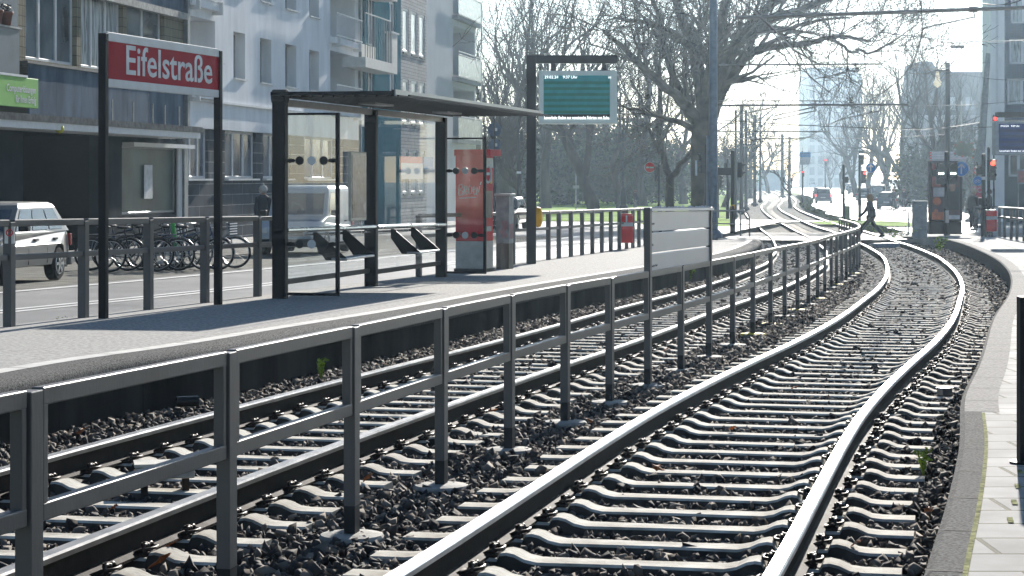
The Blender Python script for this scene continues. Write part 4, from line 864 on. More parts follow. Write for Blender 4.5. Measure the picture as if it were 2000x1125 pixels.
GL = 'bare park trees beyond the left platform'; GR = 'bare trees along the street on the right'
left = [(946,150,1.06,0,'bare tree at the left end of the park row, next to the pale balcony block'),(985,165,1.15,1,'tall bare tree just left of the display mast'),(1022,140,0.89,2,'bare tree rising right behind the display mast'),
 (1066,190,1.27,3,'bare tree behind the left half of the departure display'),(1160,158,1.15,1,'stout pale-trunked bare tree directly below the departure display'),(1212,185,1.10,0,'bare tree between the display and the round no-entry sign'),
 (1105,215,1.36,2,'bare tree deep in the park behind the display screen'),(1255,205,1.27,3,'bare tree with its crown above the no-entry sign'),(1000,230,1.44,3,'distant bare tree left of the mast'),(1190,240,1.53,1,'distant bare tree deep behind the display'),
 (1335,220,1.27,0,'bare tree seen between the forked tree and the big plane tree'),(1440,250,0.90,2,'hazy bare tree right of the blue lattice mast'),(1415,200,0.66,1,'bare tree on the lawn beside the grey poles'),(1465,300,0.96,3,'faint bare tree left of the tram line in the haze'),(1500,380,1.14,0,'very faint bare tree near the vanishing tracks, left side'),(968,195,1.27,2,'bare tree filling the gap beside the balcony block')]
for i, (px, Y, sc, k, lb) in enumerate(left): put_tree(k, px, Y, sc, lb, GL, rz=i*1.3)
put_tree(2, 1543, 205, .6, 'bare tree standing on the grass strip between the tracks and the road', GL, rz=2)
right = [(1850,165,0.91,1,'large dark bare tree behind the advertising column'),(1722,255,1.12,0,'bare tree above the walking woman, first of the right row'),(1762,222,1.01,3,'bare tree behind the parked estate car'),(1800,198,0.89,2,'bare tree left of the advertising column'),
 (1700,275,1.07,3,'bare tree behind the parked van'),(1672,300,1.06,1,'hazy bare tree at the far end of the parked cars'),(1645,360,0.88,0,'very hazy bare tree right of the office tower'),(1890,170,0.70,0,'bare tree between the concrete mast and the blue house'),(1915,210,0.86,2,'bare tree behind the concrete mast'),(1735,290,1.02,1,'faint bare tree in the second row on the right'),(1785,240,0.89,3,'bare tree behind the mansard-roofed house front'),(1622,430,0.89,2,'farthest faint bare tree under the office tower')]
for i, (px, Y, sc, k, lb) in enumerate(right): put_tree(k, px, Y, sc, lb, GR, rz=i*2.1+.5)
# the big plane tree, limbs traced at its own distance, and the forked tree beside it
def limb_tree(name, label, Y, base, limbs, mt, seed, kids, Lk, rk, group=None):
    R = random.Random(seed); b0 = A(base[0], base[1], Y); b0.z = g(Y) - .05; t = thing(name, label, 'tree', b0, 0, group); ta, cr = MB(), MB()
    s = Y/F
    for li, (pts, dy) in enumerate(limbs):
        P = []; rs = []
        for i, (px, py, wpx) in enumerate(pts): f_ = i/max(1,len(pts)-1); P.append(A(px, py, Y + dy*f_) - b0); rs.append(wpx*s/2)
        # refine
        Q, RS = [], []
        for i in range(len(P)-1):
            for k in range(4):
                f_ = k/4; m0 = (P[i+1]-P[max(i-1,0)])*.5; m1 = (P[min(i+2,len(P)-1)]-P[i])*.5
                q = P[i]*(2*f_**3-3*f_**2+1)+m0*(f_**3-2*f_**2+f_)+P[i+1]*(-2*f_**3+3*f_**2)+m1*(f_**3-f_**2)
                Q.append(q + Vector((R.gauss(0,.03),R.gauss(0,.03),R.gauss(0,.03)))*(0 if li == 0 else 1)); RS.append(rs[i]+(rs[i+1]-rs[i])*f_)
        Q.append(P[-1]); RS.append(rs[-1]); (ta if li == 0 else cr).tube(Q, RS, 10 if li == 0 else 7, cap=False)
        if li == 0: continue
        n = int(kids*len(pts)/4)
        for k in range(n):
            i = R.randint(2, len(Q)-1); d = (Q[i]-Q[i-1]).normalized(); ax = Matrix.Rotation(R.uniform(0,6.28),3,d) @ d.orthogonal().normalized()
            nd = (Matrix.Rotation(R.uniform(.5,1.2),3,ax) @ d + Vector((0,0,.2))).normalized(); rr = max(.03, RS[i]*R.uniform(.3,.55))
            grow([cr,cr], Q[i], nd, rr, Lk*R.uniform(.6,1.2), 1, 5, R, .55, .06, rk*.7, (0,3,3,3,2), .2)
    ta.build('trunk', mt, t, smooth=True); cr.build('crown', mt, t); return t
limb_tree('plane_tree', 'huge bare plane tree whose long limbs arch over the tracks', 112, (1374, 440), [
 ([(1374,445,58),(1374,380,50),(1372,300,46),(1376,245,50),(1384,205,46)], 0),
 ([(1384,225,36),(1405,180,30),(1430,140,26),(1462,108,20),(1500,93,16),(1540,88,13),(1580,84,12),(1620,72,10),(1660,72,8),(1700,80,5)], 3),
 ([(1384,230,34),(1398,170,30),(1425,110,26),(1455,70,22),(1500,40,18),(1560,20,14),(1640,-10,9)], -3),
 ([(1380,240,30),(1410,150,26),(1440,85,22),(1485,30,18),(1530,-10,14)], 5),
 ([(1378,215,34),(1390,140,28),(1402,70,22),(1420,0,18),(1440,-60,12)], -4),
 ([(1376,215,32),(1365,150,28),(1352,90,24),(1330,30,20),(1312,-30,16)], 4),
 ([(1368,240,26),(1340,205,22),(1300,170,18),(1255,130,14),(1215,90,10),(1180,60,6)], -4),
 ([(1366,255,22),(1335,200,18),(1305,120,14),(1290,50,11),(1270,-20,8)], 6),
 ([(1620,74,8),(1645,88,6),(1665,104,6),(1678,96,6),(1697,104,5),(1730,90,4),(1760,70,3)], 2),
 ([(1370,262,16),(1330,240,12),(1290,228,10),(1240,215,7),(1200,205,4)], 3),
 ([(1462,108,12),(1480,64,11),(1530,60,8),(1590,40,6),(1660,35,4)], -3),
 ([(1352,90,16),(1310,60,12),(1260,45,9),(1200,35,6)], 3)], M_bark2, 5, 8, 2.3, .017)
limb_tree('forked_tree', 'slender forked bare tree just right of the round no-entry sign', 118, (1309, 436), [
 ([(1309,440,20),(1308,395,18),(1309,345,17)], 0), ([(1309,350,15),(1296,310,13),(1287,265,12),(1290,200,9),(1283,120,7),(1290,40,4)], 2), ([(1309,350,14),(1330,322,11),(1352,290,9),(1358,250,7),(1350,180,5),(1335,90,3)], -2),
 ([(1290,300,8),(1268,250,6),(1250,190,5),(1230,150,3)], 2)], M_bark, 8, 9, 1.5, .014)
# dark ivy-like evergreens in the park: leaf clumps on stems
def bush_mesh(seed, n=5200, rx=3, rz=3.4, leaf=.16):
    R = np.random.default_rng(seed); c = R.normal(size=(26,3))*np.array([rx*.5, rx*.45, rz*.32]) + np.array([0,0,rz*.62]); k = R.integers(0, 26, n)
    P = c[k] + R.normal(size=(n,3))*np.array([.62,.62,.5]); P = P[P[:,2] > .05]; n = len(P); mb = MB()
    a = R.normal(size=(n,3)); a /= np.linalg.norm(a,axis=1)[:,None]; b = np.cross(a, R.normal(size=(n,3))); b /= np.linalg.norm(b,axis=1)[:,None]; s_ = R.uniform(.6,1.3,(n,1))*leaf
    V = np.stack([P-a*s_, P+b*s_*.6, P+a*s_, P-b*s_*.6], 1).reshape(-1,3); mb.v = [tuple(v) for v in V]; mb.f = [(i*4,i*4+1,i*4+2,i*4+3) for i in range(n)]; mb.mi = [0]*n; return mb
def leafmat(name, c1, c2):
    m = bpy.data.materials.new(name); t, b = nodes_of(m); gn = t.nodes.new("ShaderNodeNewGeometry"); rp = t.nodes.new("ShaderNodeValToRGB"); rp.color_ramp.elements[0].color = (*c1,1); rp.color_ramp.elements[1].color = (*c2,1)
    t.links.new(gn.outputs["Random Per Island"], rp.inputs[0]); t.links.new(rp.outputs[0], b.inputs["Base Color"]); b.inputs["Roughness"].default_value = .8; b.inputs["Specular IOR Level"].default_value = .1
    return m
M_ever = leafmat('evergreen_leaves', (.012,.022,.012), (.05,.075,.03)); M_scrub = leafmat('scrub_leaves', (.05,.05,.02), (.16,.17,.06)); M_weed = leafmat('weed_leaves', (.12,.2,.02), (.35,.45,.06))
bmeshes = []
for sd in (1,2,3): o = bush_mesh(sd).build('foliage', M_ever); bmeshes.append(o.data); bpy.data.objects.remove(o)
mb = MB(); [mb.tube([(0,0,-.2),(random.uniform(-.3,.3),random.uniform(-.3,.3),1.2),(random.uniform(-1,1),random.uniform(-1,1),3)], [.09,.07,.03], 5) for _ in range(6)]; o = mb.build('stems', M_bark); stem_me = o.data; bpy.data.objects.remove(o)
for i, (px, Y, sc, lb) in enumerate([(955,215,1.07,'dark evergreen shrub beside the black car'),(995,215,1.31,'dark evergreen clump left of the display mast'),(1060,215,1.56,'dark evergreen clump right of the display mast'),(1110,215,1.64,'tall dark evergreen behind the display'),(1205,215,1.56,'dark evergreen clump between the stout trunk and the lamp post'),
   (1245,225,1.64,'dark evergreen mass behind the no-entry sign'),(1285,245,1.39,'evergreen clump behind the forked tree'),(1335,265,1.23,'evergreen shrub between the forked tree and the plane tree'),(1155,265,1.97,'evergreen backdrop deep in the park'),(1020,260,1.80,'evergreen backdrop far left of the mast'),(1425,300,1.31,'hazy evergreen shrub right of the blue mast'),(1880,190,1.39,'dark evergreen behind the blue bicycle sign'),(1830,220,1.31,'evergreen behind the advertising column')]):
    x = (px-1000)*Y/F; t = thing('evergreen_shrub', lb, 'shrub', (x,Y,g(Y)+.05), i*1.1, 'dark evergreens in the park'); t.scale = (sc,sc,sc*1.05)
    for nm, me in (('foliage', bmeshes[i%3]), ('stems', stem_me)): o = bpy.data.objects.new(nm, me); S.collection.objects.link(o); o.parent = t
# scrub on the verge, weeds, tufts and fallen leaves
mb = MB(); R = random.Random(4)
for k in range(9000):
    y = 101 + 200*R.random()**1.6; x0 = hermite(TR, y)+1.4; x = x0 + R.random()**.8*(rxl(y)-x0); h = R.uniform(.06,.38)*(1 if y > 165 else .22); a = R.uniform(0,6.28); p = Vector((x,y,g(y)+.1))
    mb.v += [tuple(p), tuple(p+Vector((math.cos(a)*.08,math.sin(a)*.08,h))), tuple(p+Vector((math.cos(a)*.25,math.sin(a)*.25,h*.6)))]; mb.f.append((3*k,3*k+1,3*k+2)); mb.mi.append(0)
tag(mb.build('verge_scrub', M_scrub), 'dry scrubby growth on the strip between the far tracks and the road', 'scrub', kind='stuff')
def tuft(name, loc, n, h, w_, m, label, cat='weed'):
    t = thing(name, label, cat, loc); R = random.Random(int(loc[0]*100)); mb = MB()
    for k in range(n):
        a = R.uniform(0,6.28); r = R.random()*w_; z = R.uniform(.15,1)*h; p = Vector((math.cos(a)*r*z/h, math.sin(a)*r*z/h, z)); u = Vector((R.gauss(0,1),R.gauss(0,1),R.gauss(0,1))).normalized(); v = u.orthogonal().normalized(); q = h*.10
        mb.add([p-u*q, p+v*q*.7, p+u*q, p-v*q*.7], [(0,1,2,3)])
    mb.build('leaves', m, t); mb = MB(); [mb.tube([(0,0,-.03),(R.uniform(-w_,w_)*.5,R.uniform(-w_,w_)*.5,h*R.uniform(.6,.95))], [.006,.003], 3) for _ in range(7)]; mb.build('stalks', m, t); return t
tuft('weed_plant', W(627,738,0), 70, .19, .09, M_weed, 'bright green weed growing at the foot of the dark platform wall')
tuft('weed_plant', W(1345,552,0), 90, .30, .2, M_weed, 'yellow-green weed at the wall behind the information board')
tuft('weed_plant', W(1804,925,0), 60, .16, .09, M_weed, 'spindly weed between sleepers and the right platform edge')
tuft('weed_plant', W(1835,492,0), 80, .5, .4, M_weed, 'green weed under the wall where the right platform curves')
tuft('weed_plant', W(130,636,.36), 60, .10, .25, M_weed, 'low moss and weed at the back kerb, near the leftmost posts')
tuft('weed_plant', W(1745,466,.1), 160, .45, 1.6, M_weed, 'grassy tuft beside the crossing slab in front of the grey cabinet')
M_leaf = mat('dry_leaf_orange', (.32,.10,.03), .7, var=.4, scale=20)
def leaf(loc, lb, s=.06, tilt=.5):
    R = random.Random(int(loc[0]*991)); n = 11; mb = MB(); vs = []
    for k in range(n): a = 6.283*k/n; r = s*(1 if k % 2 == 0 else .5)*R.uniform(.8,1.2); vs.append((r*math.cos(a), r*math.sin(a), R.uniform(0,.018)))
    mb.v = vs + [(0,0,.02)]; mb.f = [(k,(k+1)%n,n) for k in range(n)]; mb.mi = [0]*n
    o = mb.build('dry_leaf', M_leaf); o.location = Vector(loc)+Vector((0,0,.03)); o.rotation_euler = (tilt, R.uniform(-.4,.4), R.uniform(0,6)); tag(o, lb, 'leaf', 'dry fallen leaves on the tracks')
for px, py, s_, lb in [(1152,832,.06,'bright orange dry leaf on the ballast beside a round footing'),(960,812,.06,'orange dry leaf below the left track rail near a fence post'),(1283,925,.05,'brown dry leaf resting on a sleeper of the right track'),(1553,765,.05,'pale brown leaf in the middle of the right track'),(160,852,.06,'reddish leaf at the foot of the wall, far left'),
   (330,1082,.07,'brown leaf on the ballast at the lower left'),(318,1108,.07,'dark orange leaf close to the bottom left rail'),(720,943,.05,'small rust-coloured leaf by a sleeper end'),(1835,768,.05,'orange scrap of leaf near the right platform edge'),(1300,690,.07,'brown leaf heap beside the fence foot'),(1432,845,.04,'tiny yellow leaf on a sleeper'),(225,1003,.03,'yellow leaf among stones between the left rails'),(1815,1008,.04,'red leaf at the foot of the right platform edge'),(1675,1075,.04,'orange leaf beside the right-hand rail, lower right')]:
    leaf(W(px,py,.0), lb, s_)
# litter and track boxes
tb = thing('plastic_pipe_stub', 'short black pipe lying at the foot of the platform wall', 'pipe', W(366,796,.03), .35); mb = MB(); mb.tube([(-.09,0,.05),(.09,0,.05)], .045, 14, cap=False); mb.tube([(-.09,0,.05),(.09,0,.05)], .038, 14, cap=False); mb.build('tube', mat('black_plastic_gloss', (.02,.02,.02), .2), tb, smooth=True)
tb = thing('track_box', 'pale lidded box on short legs between the rails of the left track', 'track box', W(322,958,.0), .2); part('body', M_disc, tb, (-.17,.17,-.1,.1,.08,.15), bevel=.01); part('lid', mat('box_lid', (.5,.48,.42), .7), tb, (-.18,.18,-.11,.11,.153,.17)); part('leg', M_clip, tb, (-.14,-.10,-.05,.05,-.03,.078)); part('leg', M_clip, tb, (.10,.14,-.05,.05,-.03,.078))
tb = thing('cable_box', 'grey box cover lying by the rail near the right platform', 'track box', W(1845,772,.0), .6); part('body', M_steel, tb, (-.06,.06,-.04,.04,0,.06), bevel=.01); part('lid', M_steel, tb, (-.065,.065,-.045,.045,.063,.07))
tb = thing('track_box', 'bluish box under the crossing slab edge between the right rails', 'track box', W(1731,484,.0), .2); part('body', mat('box_blue', (.12,.17,.25), .5), tb, (-.45,.45,-.2,.2,0,.16), bevel=.02); part('lid', M_wfr, tb, (-.2,.2,-.21,.0,.163,.18))
# ================= VEHICLES =================
M_tyre = mat('tyre_rubber', (.015,.015,.016), .8); M_rim = mat('alloy_rim', (.45,.46,.47), .3, .8); M_cgl = mat('car_window', (.02,.03,.035), .05, var=.3, scale=1, spec=1.)
M_tail = mat('tail_lamp_red', (.35,.01,.01), .25); M_plate = mat('plate_white', (.6,.6,.6), .5); M_trim = mat('black_car_trim', (.02,.02,.022), .5)
M_lit = mat('brake_light_lit', (1,.06,.04), .4, emit=2.)
def wheel(par, x, y, r, w_=.2, out=1):
    mb = MB(); M = Matrix.Translation((x,y,r)) @ Matrix.Rotation(math.pi/2, 4, 'X')
    mb.lathe([(r*.6,-w_/2),(r*.93,-w_/2),(r,-w_*.36),(r,w_*.36),(r*.93,w_/2),(r*.6,w_/2)], (0,0,0), 26, M); ty = mb.build('wheel', M_tyre, par, smooth=False, bevel=0)
    mb = MB(); yy = y + out*w_*.5
    for a in range(6):
        q = a*math.pi/3; c_, s_ = math.cos(q), math.sin(q); mb.bar((x,yy,r), (x+c_*r*.6,yy,r+s_*r*.6), .05, .04, up=(0,1,0))
    mb.torus((x,yy-out*.01,r), r*.6, .022, 24, 6, 'y'); mb.cyl((x,yy-out*.03,r),(x,yy+out*.02,r),.06,10); mb.build('rim', M_rim, ty)
def inset(a, b, c, d, u0, u1, v0, v1, off, outp=None):
    P = lambda u, v: (a*(1-u)+b*u)*(1-v) + (d*(1-u)+c*u)*v
    n = (b-a).cross(d-a).normalized()
    if outp is not None and n.dot((a+b+c+d)/4 - outp) < 0: n = -n
    return [P(u0,v0)+n*off, P(u1,v0)+n*off, P(u1,v1)+n*off, P(u0,v1)+n*off]
def car(name, label, loc, rz, L=4.2, Wd=1.75, H=1.48, m=None, kind='hatch', group=None, brake=False, detail=True):
    t = thing(name, label, 'van' if kind == 'van' else ('truck' if kind == 'truck' else 'car'), loc, rz, group)
    hb = {'hatch': .93, 'suv': 1.05, 'van': 1.02, 'truck': 1.2}[kind]; r = .31 if kind != 'truck' else .45
    xr, xf = -L*.31, L*.32
    def arch(xc, R_): return [(xc + R_*math.cos(a), r + R_*math.sin(a)) for a in [math.pi*(1-k/9) for k in range(10)]]
    rear = -L/2; low = .22
    P = [(rear+.10, low), (rear+.01, .34), (rear, .55), (rear+.03, .72), (rear+.07, hb-.06), (rear+.16, hb)] + ([(L*.20, hb+.02), (L*.30, hb-.03), (L*.40, hb-.11), (L*.455, hb-.19), (L*.487, hb-.30)] if kind != 'van' else [(L*.24, hb+.02), (L*.40, hb-.12), (L*.48, hb-.32)])
    P += [(L/2, .50), (L/2-.02, .28), (L/2-.10, low)] + [(x, max(z, low)) for x, z in reversed(arch(xf, r+.07))] + [(x, max(z, low)) for x, z in reversed(arch(xr, r+.07))]
    mb = MB(); nP = len(P); xc_ = 0
    secs = ((-1,.955),(-.985,.985),(-.93,1.0),(.93,1.0),(.985,.985),(1,.955))
    def sq(x, z, k): return (x*(k if abs(x) > L*.36 else 1) if k < 1 else x, low+(z-low)*k if z > .75 else z)
    for yy, k in secs:
        for x, z in P:
            ends = max(0, (abs(x)-L*.33)/(L*.17)); hh_ = max(0, (z-.62)/(hb-.62))
            w_ = Wd/2*(1 - .10*ends**2 - .045*hh_**2 - (.02 if z < .35 else 0)); X, Z = sq(x, z, k); mb.v.append((X, yy*w_, Z))
    for j in range(len(secs)-1):
        for i in range(nP): mb.f.append((j*nP+i, j*nP+(i+1)%nP, (j+1)*nP+(i+1)%nP, (j+1)*nP+i))
    mb.f += [tuple(range(nP))[::-1], tuple((len(secs)-1)*nP+i for i in range(nP))]; mb.mi = [0]*len(mb.f)
    body = mb.build('body', m, t, bevel=.012, seg=1)
    if kind == 'truck': x0b, x1b, x0t, x1t = -L*.5+.02, L*.45, -L*.5+.02, L*.45
    else: x0b, x1b = rear+.07, L*.24; x0t, x1t = ((rear+.62, L*.05) if kind == 'hatch' else (rear+.45, L*.06)) if kind != 'van' else (rear+.14, L*.12)
    wb, wt_ = Wd*.455, (Wd*.37 if kind not in ('van','truck') else Wd*.43)
    B = [Vector((x0b,-wb,hb-.02)), Vector((x1b,-wb,hb-.02)), Vector((x1b,wb,hb-.02)), Vector((x0b,wb,hb-.02))]; T_ = [Vector((x0t,-wt_,H-.03)), Vector((x1t,-wt_,H-.03)), Vector((x1t,wt_,H-.03)), Vector((x0t,wt_,H-.03))]
    xm = (x0t+x1t)/2; top = [Vector((x0t+.2,-wt_*.8,H)), Vector((x1t-.25,-wt_*.8,H)), Vector((x1t-.25,wt_*.8,H)), Vector((x0t+.2,wt_*.8,H))]
    zB = hb-.02; zT = hb + (H-hb)*.80; x0l, x1l = x0b+(x0t-x0b)*.8, x1b+(x1t-x1b)*.8; wl = wb+(wt_-wb)*.8
    T_ = [Vector((x0l,-wl,zT)), Vector((x1l,-wl,zT)), Vector((x1l,wl,zT)), Vector((x0l,wl,zT))]; mb = MB()
    for (xa, xb_, w_, z_) in ((x0b,x1b,wb,zB),(x0l,x1l,wl,zT),(x0l+.05,x1l-.09,wl-.035,hb+(H-hb)*.90),(x0l+.13,x1l-.24,wl-.10,hb+(H-hb)*.97),(x0l+.34,x1l-.50,wl-.30,H)): mb.v += [(xa,-w_,z_),(xb_,-w_,z_),(xb_,w_,z_),(xa,w_,z_)]
    for q in range(4):
        for e_ in range(4): a_ = q*4+e_; b_ = q*4+(e_+1)%4; mb.f.append((a_,b_,b_+4,a_+4))
    mb.f.append((16,17,18,19)); mb.mi = [0]*17
    gh = mb.build('greenhouse', m, t, bevel=.03, seg=3); cen = Vector((xm,0,H*.7))
    if kind != 'truck':
        for s_, (a, b, c, d) in ((-1,(B[0],B[1],T_[1],T_[0])), (1,(B[3],B[2],T_[2],T_[3]))):
            cuts = ((.10,.34),(.37,.64),(.67,.93)) if kind in ('hatch','suv') else ((.70,.93),)
            for j, (u0, u1) in enumerate(cuts):
                q = inset(a,b,c,d,u0,u1,.10,.94,.008,cen); mb = MB(); mb.add([tuple(p) for p in q],[(0,1,2,3)]); mb.build('side_window', M_cgl, t)
        for a, b, c, d, nm in ((B[1],B[2],T_[2],T_[1],'windscreen'),(B[3],B[0],T_[0],T_[3],'rear_window')):
            if kind == 'van' and nm == 'rear_window' and not detail: pass
            q = inset(a,b,c,d,.07,.93,.10,.93,.009,cen); mb = MB(); mb.add([tuple(p) for p in q],[(0,1,2,3)]); mb.build(nm, M_cgl, t)
    for x in (xr, xf):
        for s_ in (-1,1): wheel(t, x, s_*(Wd/2-.11), r, .2, s_)
    for s_ in (-1,1):
        part('tail_light', M_lit if brake else M_tail, t, (rear-.012, rear+.08, s_*Wd*.46-.10, s_*Wd*.46+.02, hb-.30, hb-.08), bevel=.01)
        part('headlight', mat('headlight_glass', (.45,.47,.5), .15, spec=.9), t, (L*.47, L*.5-.005+.02, s_*Wd*.38-.16, s_*Wd*.38+.14, .58, .74), bevel=.03)
        part('wing_mirror', M_trim, t, (x1b-.28, x1b-.12, s_*(Wd/2+.02)-.02*s_, s_*(Wd/2+.19), hb+.02, hb+.17), bevel=.03)
        if detail:
            for xx in (x0b+L*.19, x0b+L*.43): part('door_handle', M_trim, t, (xx, xx+.17, s_*(Wd/2-.07), s_*(Wd/2-.012), hb-.17, hb-.135))
            part('side_moulding', M_trim, t, (xr+.42, xf-.42, s_*(Wd/2-.02), s_*(Wd/2+.008), .50, .53))
            for xx in (x0b+L*.33, x0b+L*.56): part('door_gap', M_trim, t, (xx, xx+.008, s_*(Wd/2-.03), s_*(Wd/2+.002), .35, .63))
    part('number_plate', M_plate, t, (rear-.014, rear-.0, -.26,.26,.58,.69)); part('front_plate', M_plate, t, (L/2-.0, L/2+.014, -.26,.26,.36,.47))
    part('grille', M_trim, t, (L/2-.02, L/2+.008, -.42,.42,.52,.66)); part('front_bumper', M_trim if kind in ('van','truck') else m, t, (L/2-.1, L/2+.03, -Wd*.48, Wd*.48, .24, .44), bevel=.03)
    part('rear_bumper', M_trim if kind in ('van','truck') else m, t, (rear-.03, rear+.1, -Wd*.48, Wd*.48, .26, .46), bevel=.03)
    return t
def paint(n, c, metal=.0): return mat('paint_'+n, c, .4, 0, var=.03, scale=2, coat=.35, spec=.4)
RD = math.radians(81.6)          # heading along the street, away from the viewer
P_sil, P_blk, P_wht, P_dbl, P_grey = paint('silver', (.15,.145,.135), .5), paint('black', (.015,.016,.018)), paint('white', (.42,.45,.48)), paint('dark_blue', (.02,.035,.06)), paint('grey', (.16,.17,.18), .4)
def onroad(px, py, dz=.06): return W(px, py, dz)
c = W(112, 547, .29); cl = c - Vector((math.cos(RD),math.sin(RD),0))*0; L_ = 4.1
# silver hatchback faces the viewer: its rear wheel is the far one
hd = RD + math.pi; fwd = Vector((math.cos(hd), math.sin(hd), 0)); lat = Vector((-math.sin(hd), math.cos(hd), 0))
ctr = c + fwd*(L_*.31) - lat*.80
car('parked_hatchback', 'silver hatchback parked at the left edge with its bonnet out of the picture', ctr, hd, L_, 1.70, 1.46, P_sil)
c = W(517, 497, .29); ctr = c - Vector((math.cos(hd),math.sin(hd),0))*(4.2*.32) + Vector((-math.sin(hd), math.cos(hd),0))*(.82)
vn = car('delivery_van', 'small white delivery van facing the viewer, half behind the shelter glass', ctr, hd, 4.2, 1.80, 1.86, P_wht, 'van')
text('BM', .10, M_fdark, vn, (4.2/2+.016, -.18, .375), rot=(math.pi/2,0,math.pi/2), ext=.0008); part('plate_band', mat('sign_blue', (.03,.17,.42)), vn, (4.2/2+.0145, 4.2/2+.016, -.26,-.21,.36,.47))
c = W(1010, 450, .28); car('parked_black_car', 'black car behind the square display mast', c + Vector((-.6,2.0,0)), hd, 4.3, 1.75, 1.45, P_blk, detail=False)
fa = math.radians(80)
far = [('grey_suv','dark grey off-road car driving away, nearest on the right-hand road',1609,397,P_grey,'suv',1.6,True,1.80,'car'),('distant_dark_car','dark car just ahead and left of the grey off-roader',1601,389,P_blk,'hatch',1.5,False,1.75,''),('distant_pale_car','pale car farther up the road beside the planted verge',1588,366,P_wht,'hatch',1.5,False,1.75,''),
 ('box_truck','dark box truck far up the road in the haze',1607,361,paint('truck',(.06,.08,.10)),'truck',3.0,False,2.4,''),('distant_pale_car','pale car far up the road, right of the cyclist',1640,362,P_wht,'hatch',1.5,False,1.75,''),('distant_braking_car','hazy car with red lights beyond the cyclist',1631,357,P_grey,'hatch',1.5,True,1.75,'')]
for nm, lb, px, py, m_, kd, H_, br_, wd, _ in far: car(nm, lb, onroad(px,py), fa, 4.4 if kd != 'truck' else 7, wd, H_, m_, kd, 'cars on the right-hand road', br_, False)
pk = [('parked_dark_car','dark car parked at the far end of the right row',1664,373,P_dbl,'hatch',1.5),('parked_pale_car','pale compact car third from the far end of the parked row',1671,380,P_sil,'hatch',1.5),('parked_silver_car','silver car parked behind the red traffic light pole',1693,392,P_sil,'hatch',1.55),('parked_van','pale grey van parked behind the dark estate car',1722,397,P_sil,'van',2.0),('parked_estate','dark blue estate car parked left of the cyclists',1742,409,P_dbl,'suv',1.52),('parked_black_saloon','black car parked left of the grey cabinet',1797,404,P_blk,'hatch',1.45)]
for nm, lb, px, py, m_, kd, H_ in pk: car(nm, lb, onroad(px,py)+Vector((0,2,0)), fa - (.06 if kd != 'van' else 0), 4.4, 1.78, H_, m_, kd, 'cars parked along the right-hand road', False, False)

# ================= BICYCLES =================
M_bk = [mat('bike_black', (.02,.02,.022), .3), mat('bike_grey', (.12,.13,.14), .3, .5), mat('bike_blue', (.03,.06,.12), .3)]
def bicycle(label, loc, rz, m, basket=False, lean=.08, rot=0):
    t = thing('bicycle', label, 'bicycle', loc, rz, 'bicycles parked in front of the houses'); t.rotation_euler = (lean, 0, rz)
    for x in (-.52,.52):
        mb = MB(); mb.torus((x,0,.345), .325, .024, 28, 6, 'y'); wh = mb.build('wheel', M_tyre, t)
        mb = MB(); mb.torus((x,0,.345), .298, .009, 28, 4, 'y'); [mb.tube([(x,0,.345),(x+.295*math.cos(a),0,.345+.295*math.sin(a))], .0022, 3) for a in [k*math.pi/9 for k in range(18)]]; mb.cyl((x,-.05,.345),(x,.05,.345),.02,8); mb.build('rim', M_bolt, wh)
    mb = MB(); bb_, st_, hd_ = (-.08,0,.29), (-.22,0,.82), (.36,0,.86)
    for p, q, r in ((bb_,st_,.017),((-.19,0,.72),hd_,.016),(bb_,(.38,0,.76),.018),((-.52,0,.345),bb_,.011),((-.52,0,.345),(-.2,0,.74),.010),(hd_,(.52,0,.345),.014),(hd_,(.33,0,.98),.014)): mb.tube([p,q], r, 6)
    mb.build('frame', m, t); mb = MB(); mb.tube([(.22,-.29,.99),(.32,-.2,1.02),(.35,0,1.0),(.32,.2,1.02),(.22,.29,.99)], .013, 6); mb.build('handlebar', M_bolt, t)
    mb = MB(); mb.lathe([(.0,0),(.07,0),(.09,.03),(.06,.05),(0,.055)], (0,0,0), 10, Matrix.Translation((-.25,0,.90)) @ Matrix.Diagonal((1.7,1,1,1))); mb.cyl((-.22,0,.8),(-.235,0,.92),.013,6); mb.build('saddle', M_trim, t)
    mb = MB(); mb.torus((-.08,.03,.29), .09, .008, 16, 4, 'y'); mb.bar((-.08,.05,.29),(.04,.06,.17),.02,.015); mb.bar((-.08,-.05,.29),(-.2,-.06,.41),.02,.015); mb.build('crank', M_bolt, t)
    mb = MB(); mb.torus((-.52,0,.345), .365, .012, 12, 4, 'y', .3, 2.9); mb.torus((.52,0,.345), .365, .012, 10, 4, 'y', .6, 2.6); mb.bar((-.75,0,.76),(-.35,0,.76),.12,.015); mb.build('mudguards', m, t)
    return t
bk = [(226,528,'dark bicycle at the left end of the parked bicycles',.2,0),(262,531,'black bicycle with its front wheel turned, second from the left',.5,0),(300,529,'grey bicycle next to the white and green rental scooter',.1,1),(352,527,'black bicycle leaning right of the rental scooter',-.15,0),(378,528,'blue bicycle with an orange reflector, right of centre in the row',.25,2),(412,524,'lone bicycle right of the others, nearest the slate wall',.05,1),(240,523,'bicycle standing behind the dark ones at the left of the row',.9,2),(285,522,'bicycle half hidden behind the second one from the left',-.4,0),(335,521,'bicycle behind the rental scooter',.8,0),(368,521,'bicycle behind the one with the orange reflector',1.0,1)]
for px, py, lb, rr, mi_ in bk: bicycle(lb, W(px,py,.29), rr, M_bk[mi_], lean=random.uniform(-.12,.12))
sc_ = thing('rental_scooter', 'white and green electric rental scooter standing among the parked bicycles', 'scooter', W(318,527,.29), -.5, None)
for x in (-.45,.45): mb = MB(); mb.torus((x,0,.13), .10, .032, 18, 8, 'y'); mb.cyl((x,-.03,.13),(x,.03,.13),.06,10); mb.build('wheel', M_tyre, sc_)
